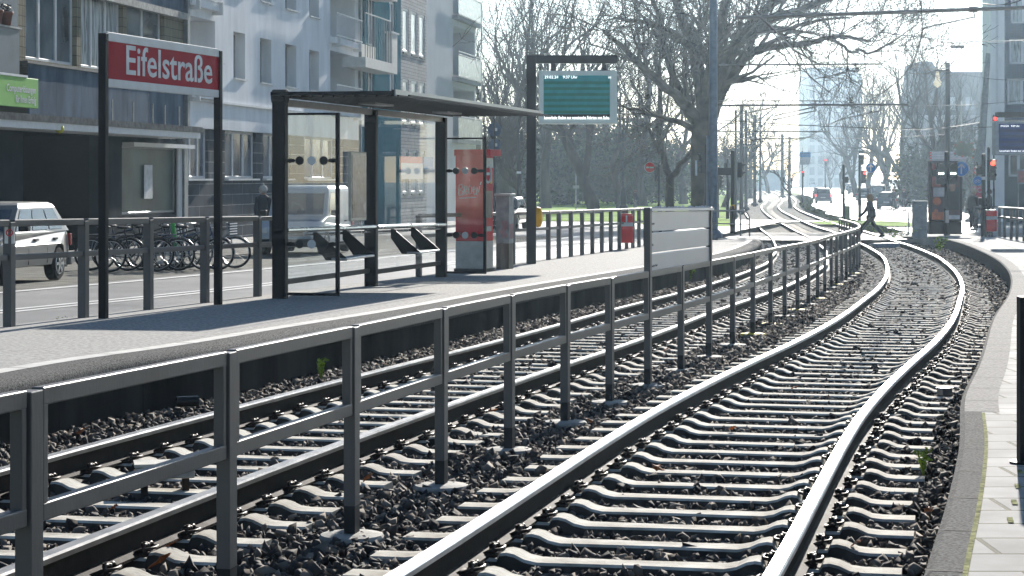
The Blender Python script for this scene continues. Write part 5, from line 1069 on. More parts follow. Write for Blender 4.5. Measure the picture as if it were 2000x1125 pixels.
part('deck', M_wfr, sc_, (-.45,.25,-.09,.09,.13,.19), bevel=.02); mb = MB(); mb.tube([(.45,0,.13),(.40,0,.35),(.36,0,.5)], .035, 8); mb.build('fork', M_wfr, sc_)
mb = MB(); mb.tube([(.36,0,.45),(.30,0,.75),(.26,0,1.05)], .05, 8); mb.build('steering_column', mat('scooter_green', (.04,.35,.06), .4), sc_); mb = MB(); mb.tube([(.24,-.25,1.12),(.26,0,1.08),(.24,.25,1.12)], .018, 6); mb.build('handlebar', M_trim, sc_)

# ================= PEOPLE =================
M_skin = mat('skin', (.42,.25,.18), .6)
def skin_obj(name, V, E, Rr, m, par, sub=1):
    me = bpy.data.meshes.new(name); me.from_pydata([tuple(v) for v in V], E, []); me.materials.append(m); o = bpy.data.objects.new(name, me); S.collection.objects.link(o); o.parent = par
    md = o.modifiers.new('s', 'SKIN'); md.use_smooth_shade = True
    if not me.skin_vertices: 
        bpy.context.view_layer.objects.active = o
    sv = me.skin_vertices[0].data if me.skin_vertices else None
    if sv:
        for i, r in enumerate(Rr): sv[i].radius = r if hasattr(r,'__len__') else (r, r); sv[i].use_root = (i == 0)
    sb = o.modifiers.new('u', 'SUBSURF'); sb.levels = sub; sb.render_levels = sub; return o
def person(label, loc, rz, H=1.7, top=(.02,.03,.05), legs=(.015,.018,.025), hair=(.10,.06,.03), stride=0., arm=.3, knee=0., hat=None, name='person', seated=False, bag=False, lean=0., group=None, longhair=False):
    k = H/1.72; t = thing(name, label, 'person', loc, rz, group); t.scale = (k,k,k)
    mt_, ml, mh = mat('jacket_%d%d%d' % tuple(int(x*999) for x in top), top, .8), mat('trousers_%d%d%d' % tuple(int(x*999) for x in legs), legs, .85), mat('hair_%d%d%d' % tuple(int(x*999) for x in hair), hair, .6)
    zp = .92 - abs(stride)*.12; pel = Vector((0,0,zp)); ch = Vector((lean*.5,0,zp+.36)); nk = Vector((lean*.8,0,zp+.53)); hd_ = Vector((lean*.9+.02,0,zp+.64))
    legsV = []
    for s_ in (-1,1):
        hip = Vector((0,s_*.085,zp-.04))
        if seated: kn, an = Vector((.28,s_*.12,zp-.28 - (.1 if s_ > 0 else 0))), Vector((.18,s_*.12,zp-.70-(.12 if s_ > 0 else 0)))
        else:
            st_ = stride*s_; kn = Vector((st_*.48+.04,s_*.09,zp*.53+.02)); an = Vector((st_*1.0-(.05 if st_ < 0 else -.02),s_*.09,.09+(.04 if st_ < 0 and stride else 0)))
        legsV.append((hip,kn,an,an+Vector((.15,0,-.05))))
    # body: one continuous skinned figure
    V = [pel, ch, nk, hd_, hd_+Vector((.0,0,.10))]; E = [(0,1),(1,2),(2,3),(3,4)]; R_ = [(.09,.09),(.09,.08),(.05,.05),(.085,.075),(.07,.065)]
    arms = []
    for s_ in (-1,1):
        sh_ = ch + Vector((0,s_*.155,.06)); a_ = -arm*s_; el = sh_ + Vector((a_*.26,s_*.03,-.27)); wr = el + Vector((.10+a_*.22,s_*-.01,-.22)); b = len(V)
        V += [sh_, el, wr, wr+Vector((.04,0,-.07))]; E += [(1,b),(b,b+1),(b+1,b+2),(b+2,b+3)]; R_ += [.04,.033,.026,(.034,.018)]; arms.append((sh_,el,wr))
        for f_ in range(4): c0 = len(V); q = wr+Vector((.045+f_*.006,(f_-1.5)*.018,-.09)); V += [q, q+Vector((.02,0,-.045-.006*(f_ in (1,2))))]; E += [(b+3,c0),(c0,c0+1)]; R_ += [.009,.008]
        c0 = len(V); V += [wr+Vector((.06,-s_*.03,-.05))]; E += [(b+2,c0)]; R_ += [.010]
    for hip, kn, an, to in legsV: b = len(V); V += [hip,kn,an,to]; E += [(0,b),(b,b+1),(b+1,b+2),(b+2,b+3)]; R_ += [.075,.05,.035,.03]
    skin_obj('body', V, E, R_, M_skin, t, 1)
    mb = MB(); mb.lathe([(0,-.012),(.010,-.008),(.012,.006),(0,.02)], tuple(hd_+Vector((.092,0,.01))), 6); mb.build('nose', M_skin, t)
    # jacket
    mb = MB(); n_ = 14; rings = [(pel+Vector((0,0,-.15)),.125,.165),(pel+Vector((0,0,-.02)),.13,.175),(pel+Vector((0,0,.14)),.12,.155),(ch+Vector((0,0,-.08)),.125,.165),(ch+Vector((0,0,.03)),.13,.19),(ch+Vector((0,0,.11)),.11,.185),(ch+Vector((0,0,.155)),.09,.13),(nk+Vector((0,0,.02)),.07,.075)]
    for c_, rx_, ry_ in rings:
        for q_ in range(n_): a_ = 2*math.pi*q_/n_; mb.v.append((c_.x+rx_*math.cos(a_), c_.y+ry_*math.sin(a_), c_.z))
    for i_ in range(len(rings)-1):
        for q_ in range(n_): mb.f.append((i_*n_+q_, i_*n_+(q_+1)%n_, (i_+1)*n_+(q_+1)%n_, (i_+1)*n_+q_)); mb.mi.append(0)
    for sh_, el, wr in arms: mb.tube([ch.lerp(sh_,.6)+Vector((0,0,.03)), sh_+Vector((0,0,.02)), sh_.lerp(el,.5), el, el.lerp(wr,.5), wr+Vector((0,0,.01))], [.075,.078,.068,.06,.054,.046], 10)
    mb.build('jacket', mt_, t, smooth=True)
    V = [pel+Vector((0,0,-.02))]; E = []; R_ = [(.15,.12)]
    for hip, kn, an, to in legsV: b = len(V); V += [hip+Vector((0,0,-.04)),kn,an+Vector((0,0,.03))]; E += [(0,b),(b,b+1),(b+1,b+2)]; R_ += [.10,.078,.062]
    skin_obj('trousers', V, E, R_, ml, t, 2)
    for hip, kn, an, to in legsV: mb = MB(); mb.lathe([(.0,-.055),(.05,-.055),(.052,-.02),(.04,.03),(0,.04)], (0,0,0), 10, Matrix.Translation(an+Vector((.06,0,-.0))) @ Matrix.Diagonal((2.3,.9,1,1))); mb.build('shoe', M_trim, t, smooth=True)
    mb = MB(); mb.lathe([(.0,-.10 if longhair else -.04),(.085,-.10 if longhair else -.04),(.118,.02),(.115,.09),(.08,.15),(0,.17)], (0,0,0), 12, Matrix.Translation(hd_+Vector((-.025,0,.0)))); mb.build('hat' if hat else 'hair', mat('knit_hat_cream', hat, .9) if hat else mh, t, smooth=True)
    if longhair: mb = MB(); mb.tube([tuple(hd_+Vector((-.06,0,.08))), tuple(hd_+Vector((-.09,0,-.06))), tuple(hd_+Vector((-.09,0,-.20)))], [.09,.085,.05], 8); mb.build('long_hair', mh, t, smooth=True)
    if hat: mb = MB(); mb.lathe([(0,-.04),(.03,-.02),(.04,.01),(.02,.04),(0,.045)], tuple(hd_+Vector((-.03,0,.19))), 8); mb.build('pompom', mat('knit_hat_cream', hat, .9), t, smooth=True)
    if bag: mb = MB(); mb.box((-.22,0,zp+.22),(.16,.28,.40)); mb.build('rucksack', mat('bag_black', (.015,.016,.02), .7), t, bevel=.05, seg=3)
    return t
person('woman with long fair hair in dark clothes striding across the tracks to the left', W(1700,467,.12), math.pi, 1.84, (.018,.025,.045), (.012,.014,.02), (.30,.17,.08), stride=.44, arm=.55, longhair=True, lean=.04)
person('person in a dark blue padded jacket and cream bobble hat behind the white van', W(514,486,.40), 1.2, 1.76, (.012,.02,.045), hat=(.55,.52,.47))
person('person in a black jacket standing in the park beyond the fence', W(1241,412,.12), 2.2, 1.7, (.015,.015,.02), (.12,.12,.13))
person('person in dark clothes with fair hair standing behind the red bins at right', W(1950,456,.35)+Vector((-.4,3,0)), .6, 1.75, (.014,.016,.02), hair=(.45,.33,.2), lean=.12, arm=.2)
person('person in a maroon coat waiting beyond the right platform railing', W(1970,452,.3)+Vector((0,5,0)), 2.5, 1.68, (.08,.02,.03), hair=(.03,.03,.03))
person('person in a dark coat at the far right, partly behind the railing posts', W(1993,453,.3)+Vector((0,6,0)), 2.9, 1.75, (.02,.03,.04), hair=(.05,.04,.03))
person('distant cyclist or pedestrian silhouetted on the far road', W(1624,368,.06), 1.5, 1.75, (.04,.05,.06), group=None)
def cyclist(px, py, lb, rz):
    p = W(px,py,.06); b = bicycle('bicycle ridden by the '+lb, p, rz, M_bk[0], lean=0); b['group'] = 'bicycles being ridden on the right'
    person(lb, p + Vector((-.2*math.cos(rz), -.2*math.sin(rz), .12)), rz, 1.75, (.02,.022,.028), seated=True, arm=.0, lean=.2)
cyclist(1745, 412, 'cyclist in dark clothes riding past the dark estate car', fa+math.pi)
cyclist(1774, 409, 'left one of the pair of cyclists beside the grey cabinet', fa+math.pi); cyclist(1765, 413, 'cyclist in front of the pair, with pale wheels', fa+math.pi)
cyclist(1697, 396, 'cyclist silhouetted before the parked silver car', fa)

# ================= SIGNALS, SIGNS AND STREET FURNITURE =================
M_sig = mat('signal_dark_green', (.007,.014,.014), .5, spec=.2); M_lens = mat('unlit_lens', (.02,.02,.02), .2); M_redl = mat('signal_red_lit', (1,.04,.03), .4, emit=1.8); M_wl = mat('signal_white_lit', (.9,1,.95), .4, emit=3.); M_pole = mat('dark_grey_pole', (.018,.022,.025), .5, .1, spec=.2)
M_sblue = mat('traffic_sign_blue', (.02,.16,.45), .4)
def pole_thing(name, lab, cat, px, pyb, pyt, Y=None, wpx=6, dz=.1, m=None, group=None):
    p = W(px, pyb, dz) if Y is None else Vector(((px-1000)*Y/F, Y, g(Y)+dz)); t = thing(name, lab, cat, p, 0, group); s = p.y/F; h = A(px, pyt, p.y).z - p.z; r = wpx*s/2
    mb = MB(); mb.tube([(0,0,-.02),(0,0,h*.32),(0,0,h*.34),(0,0,h)], [r*1.35,r*1.35,r,r], 12); mb.lathe([(r,h),(r*.9,h+.04),(0,h+.06)], (0,0,0), 10); mb.build('pole', m or M_pole, t); return t, s, p
def head(t, s, p, pxo, py0, py1, n=3, face=0., lit=None, litm=None, wpx=None, bar=False):
    "signal head; face = angle the lenses look to: 0 towards the viewer"
    z1, z0 = A(0,py0,p.y).z-p.z, A(0,py1,p.y).z-p.z; w_ = (wpx or 12)*s; x = pxo*s; Rm = Matrix.Translation((x,-.12,0)) @ Matrix.Rotation(face,4,'Z')
    mb = MB(); mb.bb(-w_/2,w_/2,-.10,.10,z0,z1,Rm); h_ = mb.build('signal_head', M_sig, t, bevel=.02)
    for k in range(n):
        zc_ = z1-(k+.5)*(z1-z0)/n; r = min(w_*.40,(z1-z0)/n*.42); mb = MB()
        if bar and k == lit: mb.bb(-r*.9,r*.9,-.115,-.102,zc_-r*.28,zc_+r*.28,Rm)
        else: mb.cyl(Rm @ Vector((0,-.10,zc_)), Rm @ Vector((0,-.112,zc_)), r, 14)
        mb.build('lens', (litm or M_redl) if k == lit else M_lens, h_)
        mb = MB(); mb.v = []; m_ = 9
        for a in range(m_):
            q = math.pi*(a/(m_-1)); mb.v += [tuple(Rm @ Vector((r*1.08*math.cos(q),-.10,zc_+r*1.08*math.sin(q)))), tuple(Rm @ Vector((r*1.08*math.cos(q),-.10-r*(1.5*math.sin(q)+.2),zc_+r*1.08*math.sin(q))))]
        mb.f = [(2*a,2*a+1,2*a+3,2*a+2) for a in range(m_-1)]; mb.mi = [0]*len(mb.f); mb.build('hood', M_sig, h_)
def roundsign(t, s, p, pxo, py, rpx, m, mark=None, label=None):
    z = A(0,py,p.y).z-p.z; x = pxo*s; r = rpx*s; mb = MB(); mb.cyl((x,-.14,z),(x,-.12,z),r*1.0,28); o = mb.build('sign_plate', M_offw, t); mb = MB(); mb.cyl((x,-.146,z),(x,-.141,z),r*.93,28); mb.build('sign_face', m, o)
    if mark == 'bar': mb = MB(); mb.bb(x-r*.68,x+r*.68,-.152,-.147,z-r*.14,z+r*.14); mb.build('white_bar', M_offw, o)
    if mark == 'arrow': mb = MB(); mb.bb(x-r*.09,x+r*.09,-.152,-.147,z-r*.66,z+r*.45); mb.bar((x,-.150,z+r*.62),(x-r*.42,-.150,z+r*.14),.006,r*.18,up=(1,0,1)); mb.bar((x,-.1535,z+r*.62),(x+r*.42,-.1535,z+r*.14),.006,r*.18,up=(-1,0,1)); mb.build('white_arrow', M_offw, o)
    if mark == 'bike': mb = MB(); mb.torus((x-r*.32,-.149,z-r*.12),r*.24,r*.04,14,4,'y'); mb.torus((x+r*.32,-.149,z-r*.12),r*.24,r*.04,14,4,'y'); mb.tube([(x-r*.32,-.149,z-r*.12),(x-.12*r,-.149,z+r*.25),(x+.2*r,-.149,z+r*.25),(x+r*.32,-.149,z-r*.12)],r*.04,4); mb.build('bike_symbol', M_offw, o)
    if mark == 'ring': mb = MB(); mb.torus((x,-.150,z), r*.82, r*.13, 24, 6, 'y'); mb.build('red_ring', mat('sign_red',(.55,.03,.035)), o)
    part('sign_bracket', M_pole, t, (min(0,x), max(0,x)+.001, -.12,-.06, z-.02,z+.02)); return o
t, s, p = pole_thing('signal_on_dark_pole', 'signal seen from the side on the thick black pole at the left platform end', 'traffic light', 1431, 455, 296, wpx=8, dz=.3, m=M_black)
head(t, s, p, 14, 317, 347, 2, face=1.25, wpx=12); part('signal_bracket', M_black, t, (-36*s,-1*s,-.05,.05,A(0,342,p.y).z-p.z,A(0,328,p.y).z-p.z)); part('yellow_band', mat('request_yellow',(.75,.38,.02)), t, (-3.9*s,3.9*s,-4.2*s,-3.6*s,A(0,408,p.y).z-p.z,A(0,400,p.y).z-p.z))
t, s, p = pole_thing('slim_signal_pole', 'slim grey pole just left of the thick black signal pole', 'pole', 1421, 434, 311, wpx=5, dz=.1); head(t, s, p, -3, 318, 340, 1, face=2.6, wpx=7)
t, s, p = pole_thing('small_traffic_light', 'small dark traffic light seen from the side, right of the blue lattice mast', 'traffic light', 1402, 432, 330, wpx=4, dz=.1); head(t, s, p, 5, 343, 367, 3, face=1.3, wpx=9)
t, s, p = pole_thing('tram_signal', 'dark signal with white plate just left of the tall blue mast', 'traffic light', 1379, 445, 283, wpx=6, dz=.3); head(t, s, p, -8, 297, 338, 3, face=-1.25, wpx=10); part('white_plate', M_offw, t, (-22*s,-18*s,-.2,-.18,A(0,343,p.y).z-p.z,A(0,313,p.y).z-p.z))
t, s, p = pole_thing('no_entry_post', 'round red no-entry sign on a dark pole in front of the forked tree', 'sign', 1287, 436, 322, wpx=4.5, dz=.1); roundsign(t, s, p, -18, 327, 10.5, mat('sign_red',(.55,.03,.035)), 'bar'); head(t, s, p, -6, 325, 354, 3, face=math.pi, wpx=7)
t, s, p = pole_thing('signal_pole_with_board', 'pole with a small side signal and green and white board at the fence end', 'traffic light', 1648, 436, 322, wpx=5, dz=.1); head(t, s, p, 5, 345, 357, 1, face=1.3, wpx=6)
part('board', mat('pale_green_board', (.22,.28,.16), .6), t, (3*s,9*s,-.05,-.03,A(0,438,p.y).z-p.z,A(0,402,p.y).z-p.z)); part('board_post', M_pole, t, (9.2*s,12*s,-.06,.02,A(0,441,p.y).z-p.z,A(0,402,p.y).z-p.z))
t, s, p = pole_thing('red_traffic_light', 'traffic light showing red below a tall tram signal, beside a blue arrow sign', 'traffic light', 1679, 431, 296, wpx=5, dz=.1); head(t, s, p, 2.5, 294, 322, 2, 0, 0, M_wl, 10, True); head(t, s, p, 7, 333, 358, 3, .5, 0, M_redl, 8); roundsign(t, s, p, 21, 328, 10, M_sblue, 'arrow')
t, s, p = pole_thing('twin_tram_signal', 'pair of dark tram signals with white bars in front of the advertising column', 'traffic light', 1848, 461, 298, wpx=7, dz=.3, m=M_black)
head(t, s, p, -12, 318, 360, 3, 0, 1, M_wl, 17, True); head(t, s, p, 11.5, 318, 360, 3, 0, 1, M_wl, 17, True); roundsign(t, s, p, 28, 330, 15, M_sblue, 'arrow')
part('grey_box', M_bolt, t, (-3*s,3.4*s,-.2,-.08,A(0,435,p.y).z-p.z,A(0,411,p.y).z-p.z)); part('push_button', M_black, t, (-6*s,3*s,-.16,-.06,A(0,405,p.y).z-p.z,A(0,388,p.y).z-p.z)); part('side_box', M_black, t, (-30*s,-20*s,-.2,0,A(0,345,p.y).z-p.z,A(0,331,p.y).z-p.z))
t, s, p = pole_thing('rail_mirror', 'rectangular traffic mirror with red and white frame above the twin tram signals', 'mirror', 1853, 459, 275, wpx=4, dz=.3)
Mm = Matrix.Translation((29*s,-.1,A(0,292,p.y).z-p.z)) @ Matrix.Rotation(.12,4,'Y'); mb = MB(); mb.bb(-18*s,18*s,-.02,.02,-14*s,14*s,Mm); mr_ = mb.build('mirror_back', mat('mirror_surface', (.16,.18,.18), .12, .6, var=.4, scale=1.2, bump=.05, bscale=1.2), t)
for k in range(14):
    a = k/14*4; u = a%1; i = int(a); c_ = [(-1+2*u,1),(1,1-2*u),(1-2*u,-1),(-1,-1+2*u)][i]; mb = MB(); mb.box((c_[0]*18*s,-.03,c_[1]*14*s),(3.2*s,.03,3.2*s),Mm); mb.build('frame_block', mat('mirror_frame_red',(.35,.06,.05),.5) if k%2 else M_offw, mr_)
part('mirror_arm', M_pole, t, (0,14*s,-.06,-.02,A(0,280,p.y).z-p.z,A(0,278,p.y).z-p.z))
t, s, p = pole_thing('direction_board', 'white direction board with red edge arrows behind the twin tram signals', 'sign', 1851, 448, 290, Y=112, wpx=4, dz=.2)
for k in range(5): z1 = A(0,296+k*5.4,p.y).z-p.z; z0 = A(0,300.8+k*5.4,p.y).z-p.z; bd = part('direction_strip', mat('board_pinkish_white',(.6,.55,.56),.6), t, (-35*s,36*s if k < 4 else 30*s,-.1,-.06,z0,z1)); part('arrow_tip', mat('sign_red',(.55,.03,.035)), bd, (-37*s,-32*s,-.105,-.101,z0+.02,z1-.02)); 
for k in range(5): text('Stadtmitte   Messe' if k % 2 else 'Universität', 3.4*s, mat('sign_red_text',(.45,.1,.12),.6), t, (-29*s,-.106,A(0,300+k*5.4,p.y).z-p.z), ext=.001) if 0 else None
t, s, p = pole_thing('platform_signal_pole', 'dark pole with pedestrian signal and small plate left of the red light', 'traffic light', 1921, 463, 303, wpx=8, dz=.35, m=M_black); head(t, s, p, -8, 323, 341, 1, -.9, wpx=13); part('street_plate', M_offw, t, (-6*s,5*s,-.2,-.19,A(0,351,p.y).z-p.z,A(0,345,p.y).z-p.z)); part('push_button', M_black, t, (-11*s,-4*s,-.14,.0,A(0,400,p.y).z-p.z,A(0,386,p.y).z-p.z))
t, s, p = pole_thing('bright_red_signal', 'traffic light with a bright glowing red lens at the right platform', 'traffic light', 1931, 459, 290, wpx=6, dz=.35, m=M_black); head(t, s, p, 4, 311, 352, 3, .35, 0, mat('signal_red_bright', (1,.06,.03), .4, emit=2.4), 15)
t, s, p = pole_thing('bicycle_sign_post', 'grey post with red ringed sign, blue bicycle sign and red FC plate', 'sign', 1908, 448, 318, Y=108, wpx=4, dz=.2)
roundsign(t, s, p, 0, 333, 9, M_offw, 'ring'); roundsign(t, s, p, 0, 353, 9.5, M_sblue, 'bike'); part('red_plate', mat('fc_plate_red',(.5,.06,.10),.5), t, (-9*s,8*s,-.16,-.14,A(0,388,p.y).z-p.z,A(0,364,p.y).z-p.z)); text('FC', 14*s, M_offw, t, (-8*s,-.163,A(0,376,p.y).z-p.z), ext=.001)
# advertising column
p = W(1845, 457, .35); s = p.y/F; ad = thing('advertising_display', 'black advertising display with an orange and dark poster showing a smiling person', 'advertising board', p)
zz_ = lambda py: A(0,py,p.y).z-p.z
part('base', M_black, ad, (-32*s,32*s,-.22,.22,0,zz_(432)), bevel=.02); part('case', M_black, ad, (-31*s,33*s,-.2,.2,zz_(432)+.003,zz_(314)), bevel=.03)
po = part('poster', mat('poster_dark_maroon',(.10,.05,.06),.3,var=.3,scale=1), ad, (-27*s,28*s,-.208,-.203,zz_(429),zz_(318)))
for m_, x0,x1,y0,y1 in ((mat('poster_orange',(.55,.12,.04),.4),-27,0,429,414),(mat('poster_white2',(.5,.5,.52),.5),6,27,428,420),(mat('poster_white2',(.5,.5,.52),.5),-24,-2,384,366),(mat('poster_pink',(.45,.2,.18),.4),-27,-10,365,320),(mat('poster_teal',(.03,.04,.05),.4),2,26,410,366)): part('poster_block', m_, po, (x0*s,x1*s,-.212,-.2085,zz_(y0),zz_(y1)))
mb = MB(); mb.cyl((-17*s,-.215,zz_(393)),(-17*s,-.2125,zz_(393)),8*s,20); mb.cyl((-19*s,-.215,zz_(412)),(-19*s,-.2125,zz_(412)),4*s,16); mb.build('poster_roundel', mat('poster_orange',(.55,.12,.04),.4), po)
mb = MB(); mb.lathe([(0,-8*s),(4*s,-7*s),(6.2*s,-1*s),(6*s,4*s),(3.5*s,8*s),(0,9*s)], (0,0,0), 14, Matrix.Translation((13*s,-.214,zz_(366))) @ Matrix.Diagonal((1,.03,1,1))); mb.build('poster_face', M_skin, po, smooth=True); mb = MB(); mb.prism([(4*s,zz_(410)),(26*s,zz_(410)),(22*s,zz_(378)),(16*s,zz_(373)),(9*s,zz_(374))], -.2165, -.2125); mb.build('poster_shirt', mat('poster_shirt',(.03,.03,.035),.6), po)
text('ab jetzt', 4*s, M_offw, po, (-22*s,-.2128,zz_(374)), ext=.0005) if 0 else None
# grey cabinet, bins, railings of the right side
p = W(1796, 465, .1); s = p.y/F; cb = thing('grey_cabinet', 'tall grey street cabinet with pale lid left of the advertising display', 'cabinet', p); hh = (465-392)*s
part('body', mat('cabinet_bluegrey',(.22,.25,.27),.6,var=.2,scale=4), cb, (-13*s,13*s,-.25,.25,0,hh-.05), bevel=.01); part('lid', mat('cabinet_lid',(.45,.46,.43)), cb, (-14.5*s,14.5*s,-.28,.28,hh-.05,hh), bevel=.01); part('door_seam', M_fdark, cb, (-12*s,12*s,-.254,-.251,hh*.22,hh*.225)); part('lock_plate', M_bolt, cb, (-4*s,2*s,-.256,-.251,hh*.86,hh*.89))
for k, (px, lb) in enumerate(((1932,'red litter bin at the right platform, the left one of two'),(1943,'red litter bin at the right platform, the right one, half hidden'))):
    p = W(px, 462, .35)+Vector((0,k*.5,0)); s = p.y/F; b_ = thing('litter_bin', lb, 'litter bin', p); part('bin_body', mat('bin_red',(.6,.02,.025)), b_, (-8*s,8*s,-.2,.2,.18,.95), bevel=.04); part('white_band', M_offw, b_, (-8.2*s,8*s,-.215,-.205,.62,.74)); part('bin_post', M_black, b_, (-1.5*s,1.5*s,-.03,.03,0,.178)); part('bin_lid', M_offw, b_, (-7*s,7*s,-.18,.18,.952,.98), bevel=.01)
rf_ = thing('right_railing', 'dark metal railing with two bars at the back of the right platform', 'railing', W(1960,465,.35)); o2 = rf_.location.copy()
pr_ = [W(px,py,.35)-o2 for px,py in ((1952,462),(1962,464),(1975,467),(1986,468),(2000,471),(2020,474))]
for i, q in enumerate(pr_):
    mb = MB(); mb.bar(q, q+Vector((0,0,1.05)), .09,.07, up=(0,1,0)); mb.build('post', M_fence, rf_)
    if i: a = pr_[i-1]; mb = MB(); mb.bar(a+Vector((0,0,1.06)), q+Vector((0,0,1.06)), .07,.07); mb.build('top_rail', M_fence, rf_); mb = MB(); mb.bar(a+Vector((0,0,.72)), q+Vector((0,0,.72)), .05,.06); mb.build('lower_rail', M_fence, rf_)
rg2 = thing('back_railing', 'second thinner railing behind the first on the right platform', 'railing', W(1945,458,.35)+Vector((0,4,0))); 
for i in range(9): q = Vector((i*.55,i*.15,0)); mb = MB(); mb.tube([q,q+Vector((0,0,1.0))],.025,6); mb.build('post', M_fence, rg2)
mb = MB(); mb.tube([(0,0,1.0),(4.4,1.2,1.0)],.03,6); mb.build('top_rail', M_fence, rg2); mb = MB(); mb.tube([(0,0,.55),(4.4,1.2,.55)],.022,6); mb.build('lower_rail', M_fence, rg2)
hg = thing('crossing_handrail', 'short thin handrail left of the grey cabinet', 'railing', W(1775,458,.1)); 
for q in ((0,0),(.25,1.5),(.55,3)): mb = MB(); mb.tube([(q[0],q[1],0),(q[0],q[1],1.0)],.025,6); mb.build('post', M_bolt, hg)
mb = MB(); mb.tube([(0,0,1.0),(.55,3,1.0)],.028,6); mb.build('top_rail', M_bolt, hg); mb = MB(); mb.tube([(0,0,.55),(.55,3,.55)],.02,6); mb.build('lower_rail', M_bolt, hg)
# display on the right platform
Yd = 70; s = Yd/F; p = Vector(((2030-1000)*s, Yd, g(Yd)+.35)); d2 = thing('right_departure_display', 'blue departure display cut off by the right picture edge', 'display', p); zz_ = lambda py: A(0,py,Yd).z-p.z; xx_ = lambda px: (px-2030)*s
part('mast', M_mast, d2, (-.15,.15,-.15,.15,0,zz_(219)-.003)); part('arm', M_mast, d2, (xx_(1945),.15,-.12,.12,zz_(229),zz_(219)), bevel=.01)
part('case', mat('case_grey2',(.28,.31,.34),.4), d2, (xx_(1940),xx_(2070),-.2,.2,zz_(303),zz_(237)), bevel=.02); s2_ = part('screen', mat('led_screen_blue',(.006,.02,.09),.4,emit=.22), d2, (xx_(1948),xx_(2062),-.208,-.203,zz_(298),zz_(242)))
for k in range(4): part('row_band', mat('led_blue_dark',(.004,.012,.05),.4,emit=.15), s2_, (xx_(1949),xx_(2061),-.213,-.2095,zz_(258+k*11),zz_(253+k*11)))
text('29.02.24    9:37 Uhr', 4.6*s, M_led, s2_, (xx_(1951),-.214,zz_(248)), ext=.0005); text('lusverkehr finden nur vereinzelte', 4.9*s, M_led, s2_, (xx_(1949),-.214,zz_(296.5)), ext=.0005)
t, s, p = pole_thing('far_red_lamp', 'small far red signal above the right display', 'traffic light', 1941, 440, 226, Y=118, wpx=3, dz=.2); head(t, s, p, 1, 226, 238, 1, 0, 0, M_redl, 9)
fr = thing('framed_notice', 'reddish framed notice on two thin posts at the right edge', 'sign', W(1975,452,.35)+Vector((0,-2,0))); s = fr.location.y/F
part('frame', M_steel, fr, (-10*s,10*s,-.03,.03,1.95,2.55), bevel=.01); part('sheet', mat('notice_reddish',(.35,.13,.12),.5,var=.3,scale=8), fr, (-8.5*s,8.5*s,-.04,-.031,2.02,2.49)); [part('leg', M_steel, fr, (x*s-.02,x*s+.02,-.02,.02,0,1.948)) for x in (-8,8)]
# masts and lamps
def mast(name, lab, px, Y, pyt, w0, w1=None, dz=.1, m=None, sq=False, px_top=None, cat='mast', group=None):
    p = Vector(((px-1000)*Y/F, Y, g(min(Y,399))+dz)); t = thing(name, lab, cat, p, 0, group); s = Y/F; h = A(0,pyt,Y).z-p.z; dx = ((px_top or px)-px)*s
    mb = MB(); mb.tube([(0,0,-.1),(dx,0,h)], [w0*s/2*(1.2 if sq else 1), (w1 or w0)*s/2*(1.2 if sq else 1)], 4 if sq else 14); mb.lathe([(w0*s,0),(w0*s,.15),(w0*s*.6,.3)], (0,0,0), 10); mb.build('shaft', m or M_mast, t); return t, s, p
M_bmast = mat('blue_grey_mast', (.09,.13,.19), .4, .3)
t, s, p = mast('blue_overhead_mast', 'thick blue-grey overhead line mast at the end of the left platform', 1393, 80, -60, 19, 15, .3, M_bmast)
part('cable_duct', M_bmast, t, (-13*s,-8.5*s,-.1,.05,A(0,412,80).z-p.z,A(0,265,80).z-p.z))
mast('concrete_mast', 'pale tapering concrete mast leaning slightly in front of the blue house', 1906, 125, 104, 22, 9, .2, mat('mast_concrete',(.28,.29,.3),.8,var=.2), px_top=1930)
t, s, p = mast('dark_lamp_mast', 'dark mast beside the big right tree carrying a hanging lamp', 1851, 122, 122, 12, 9, .2, M_pole); z_ = lambda py: A(0,py,122).z-p.z
mb = MB(); mb.tube([(-40*s,0,z_(144)),(-25*s,0,z_(138)),(-5*s,0,z_(138)),(8*s,0,z_(141))], .05, 6); mb.build('bracket_arm', M_pole, t); mb = MB(); mb.lathe([(0,z_(172)),(7*s,z_(166)),(8*s,z_(160)),(5*s,z_(156)),(3*s,z_(140))], (-20*s,0,0), 12); mb.build('lamp_globe', mat('lamp_warm',(.8,.72,.55),.4,emit=.25), t)
mast('far_right_gantry', 'slim pale gantry post behind the right trees', 1877, 150, 198, 3, 3, .2, M_bolt)
GM = 'overhead line masts beside the far tracks'
for px, Y, pyt, w_, lb in ((1437,150,215,5,'nearest of the grey masts on the lawn, behind the black signal'),(1448,168,205,8,'second grey mast on the lawn'),(1457,185,215,7,'third grey mast on the lawn, wider one'),(1474,215,225,7,'fourth grey mast, left of the far tracks'),(1485,245,235,5,'fifth mast, with a red band low on it'),(1528,300,262,7,'mast standing between the far tracks and the pale hall'),(1542,330,268,6,'hazy mast right of the far tracks')):
    mast('overhead_mast', lb, px, Y, pyt, w_, w_*.8, .1, M_mast, group=GM)
t, s, p = mast('park_lamp', 'old style double park lamp left of the no-entry sign', 1217, 150, 205, 4, 3, .1, M_pole, cat='lamp post'); mb = MB(); mb.lathe([(9*s,0),(9*s,22*s),(6*s,26*s),(7*s,40*s),(3*s,60*s)], (0,0,0), 10); mb.build('base', M_pole, t)
t, s, p = mast('twin_head_lamp', 'slender twin-headed lamp in the park under the display', 1125, 165, 328, 2.5, 2, .1, M_bolt, cat='lamp post'); z_ = lambda py: A(0,py,165).z-p.z; part('sign_panel', M_bolt, t, (-6*s,6*s,-.05,-.02,z_(368),z_(362))); part('lamp_arm', M_bolt, t, (-1*s,17*s,-.04,.0,z_(330),z_(328)))
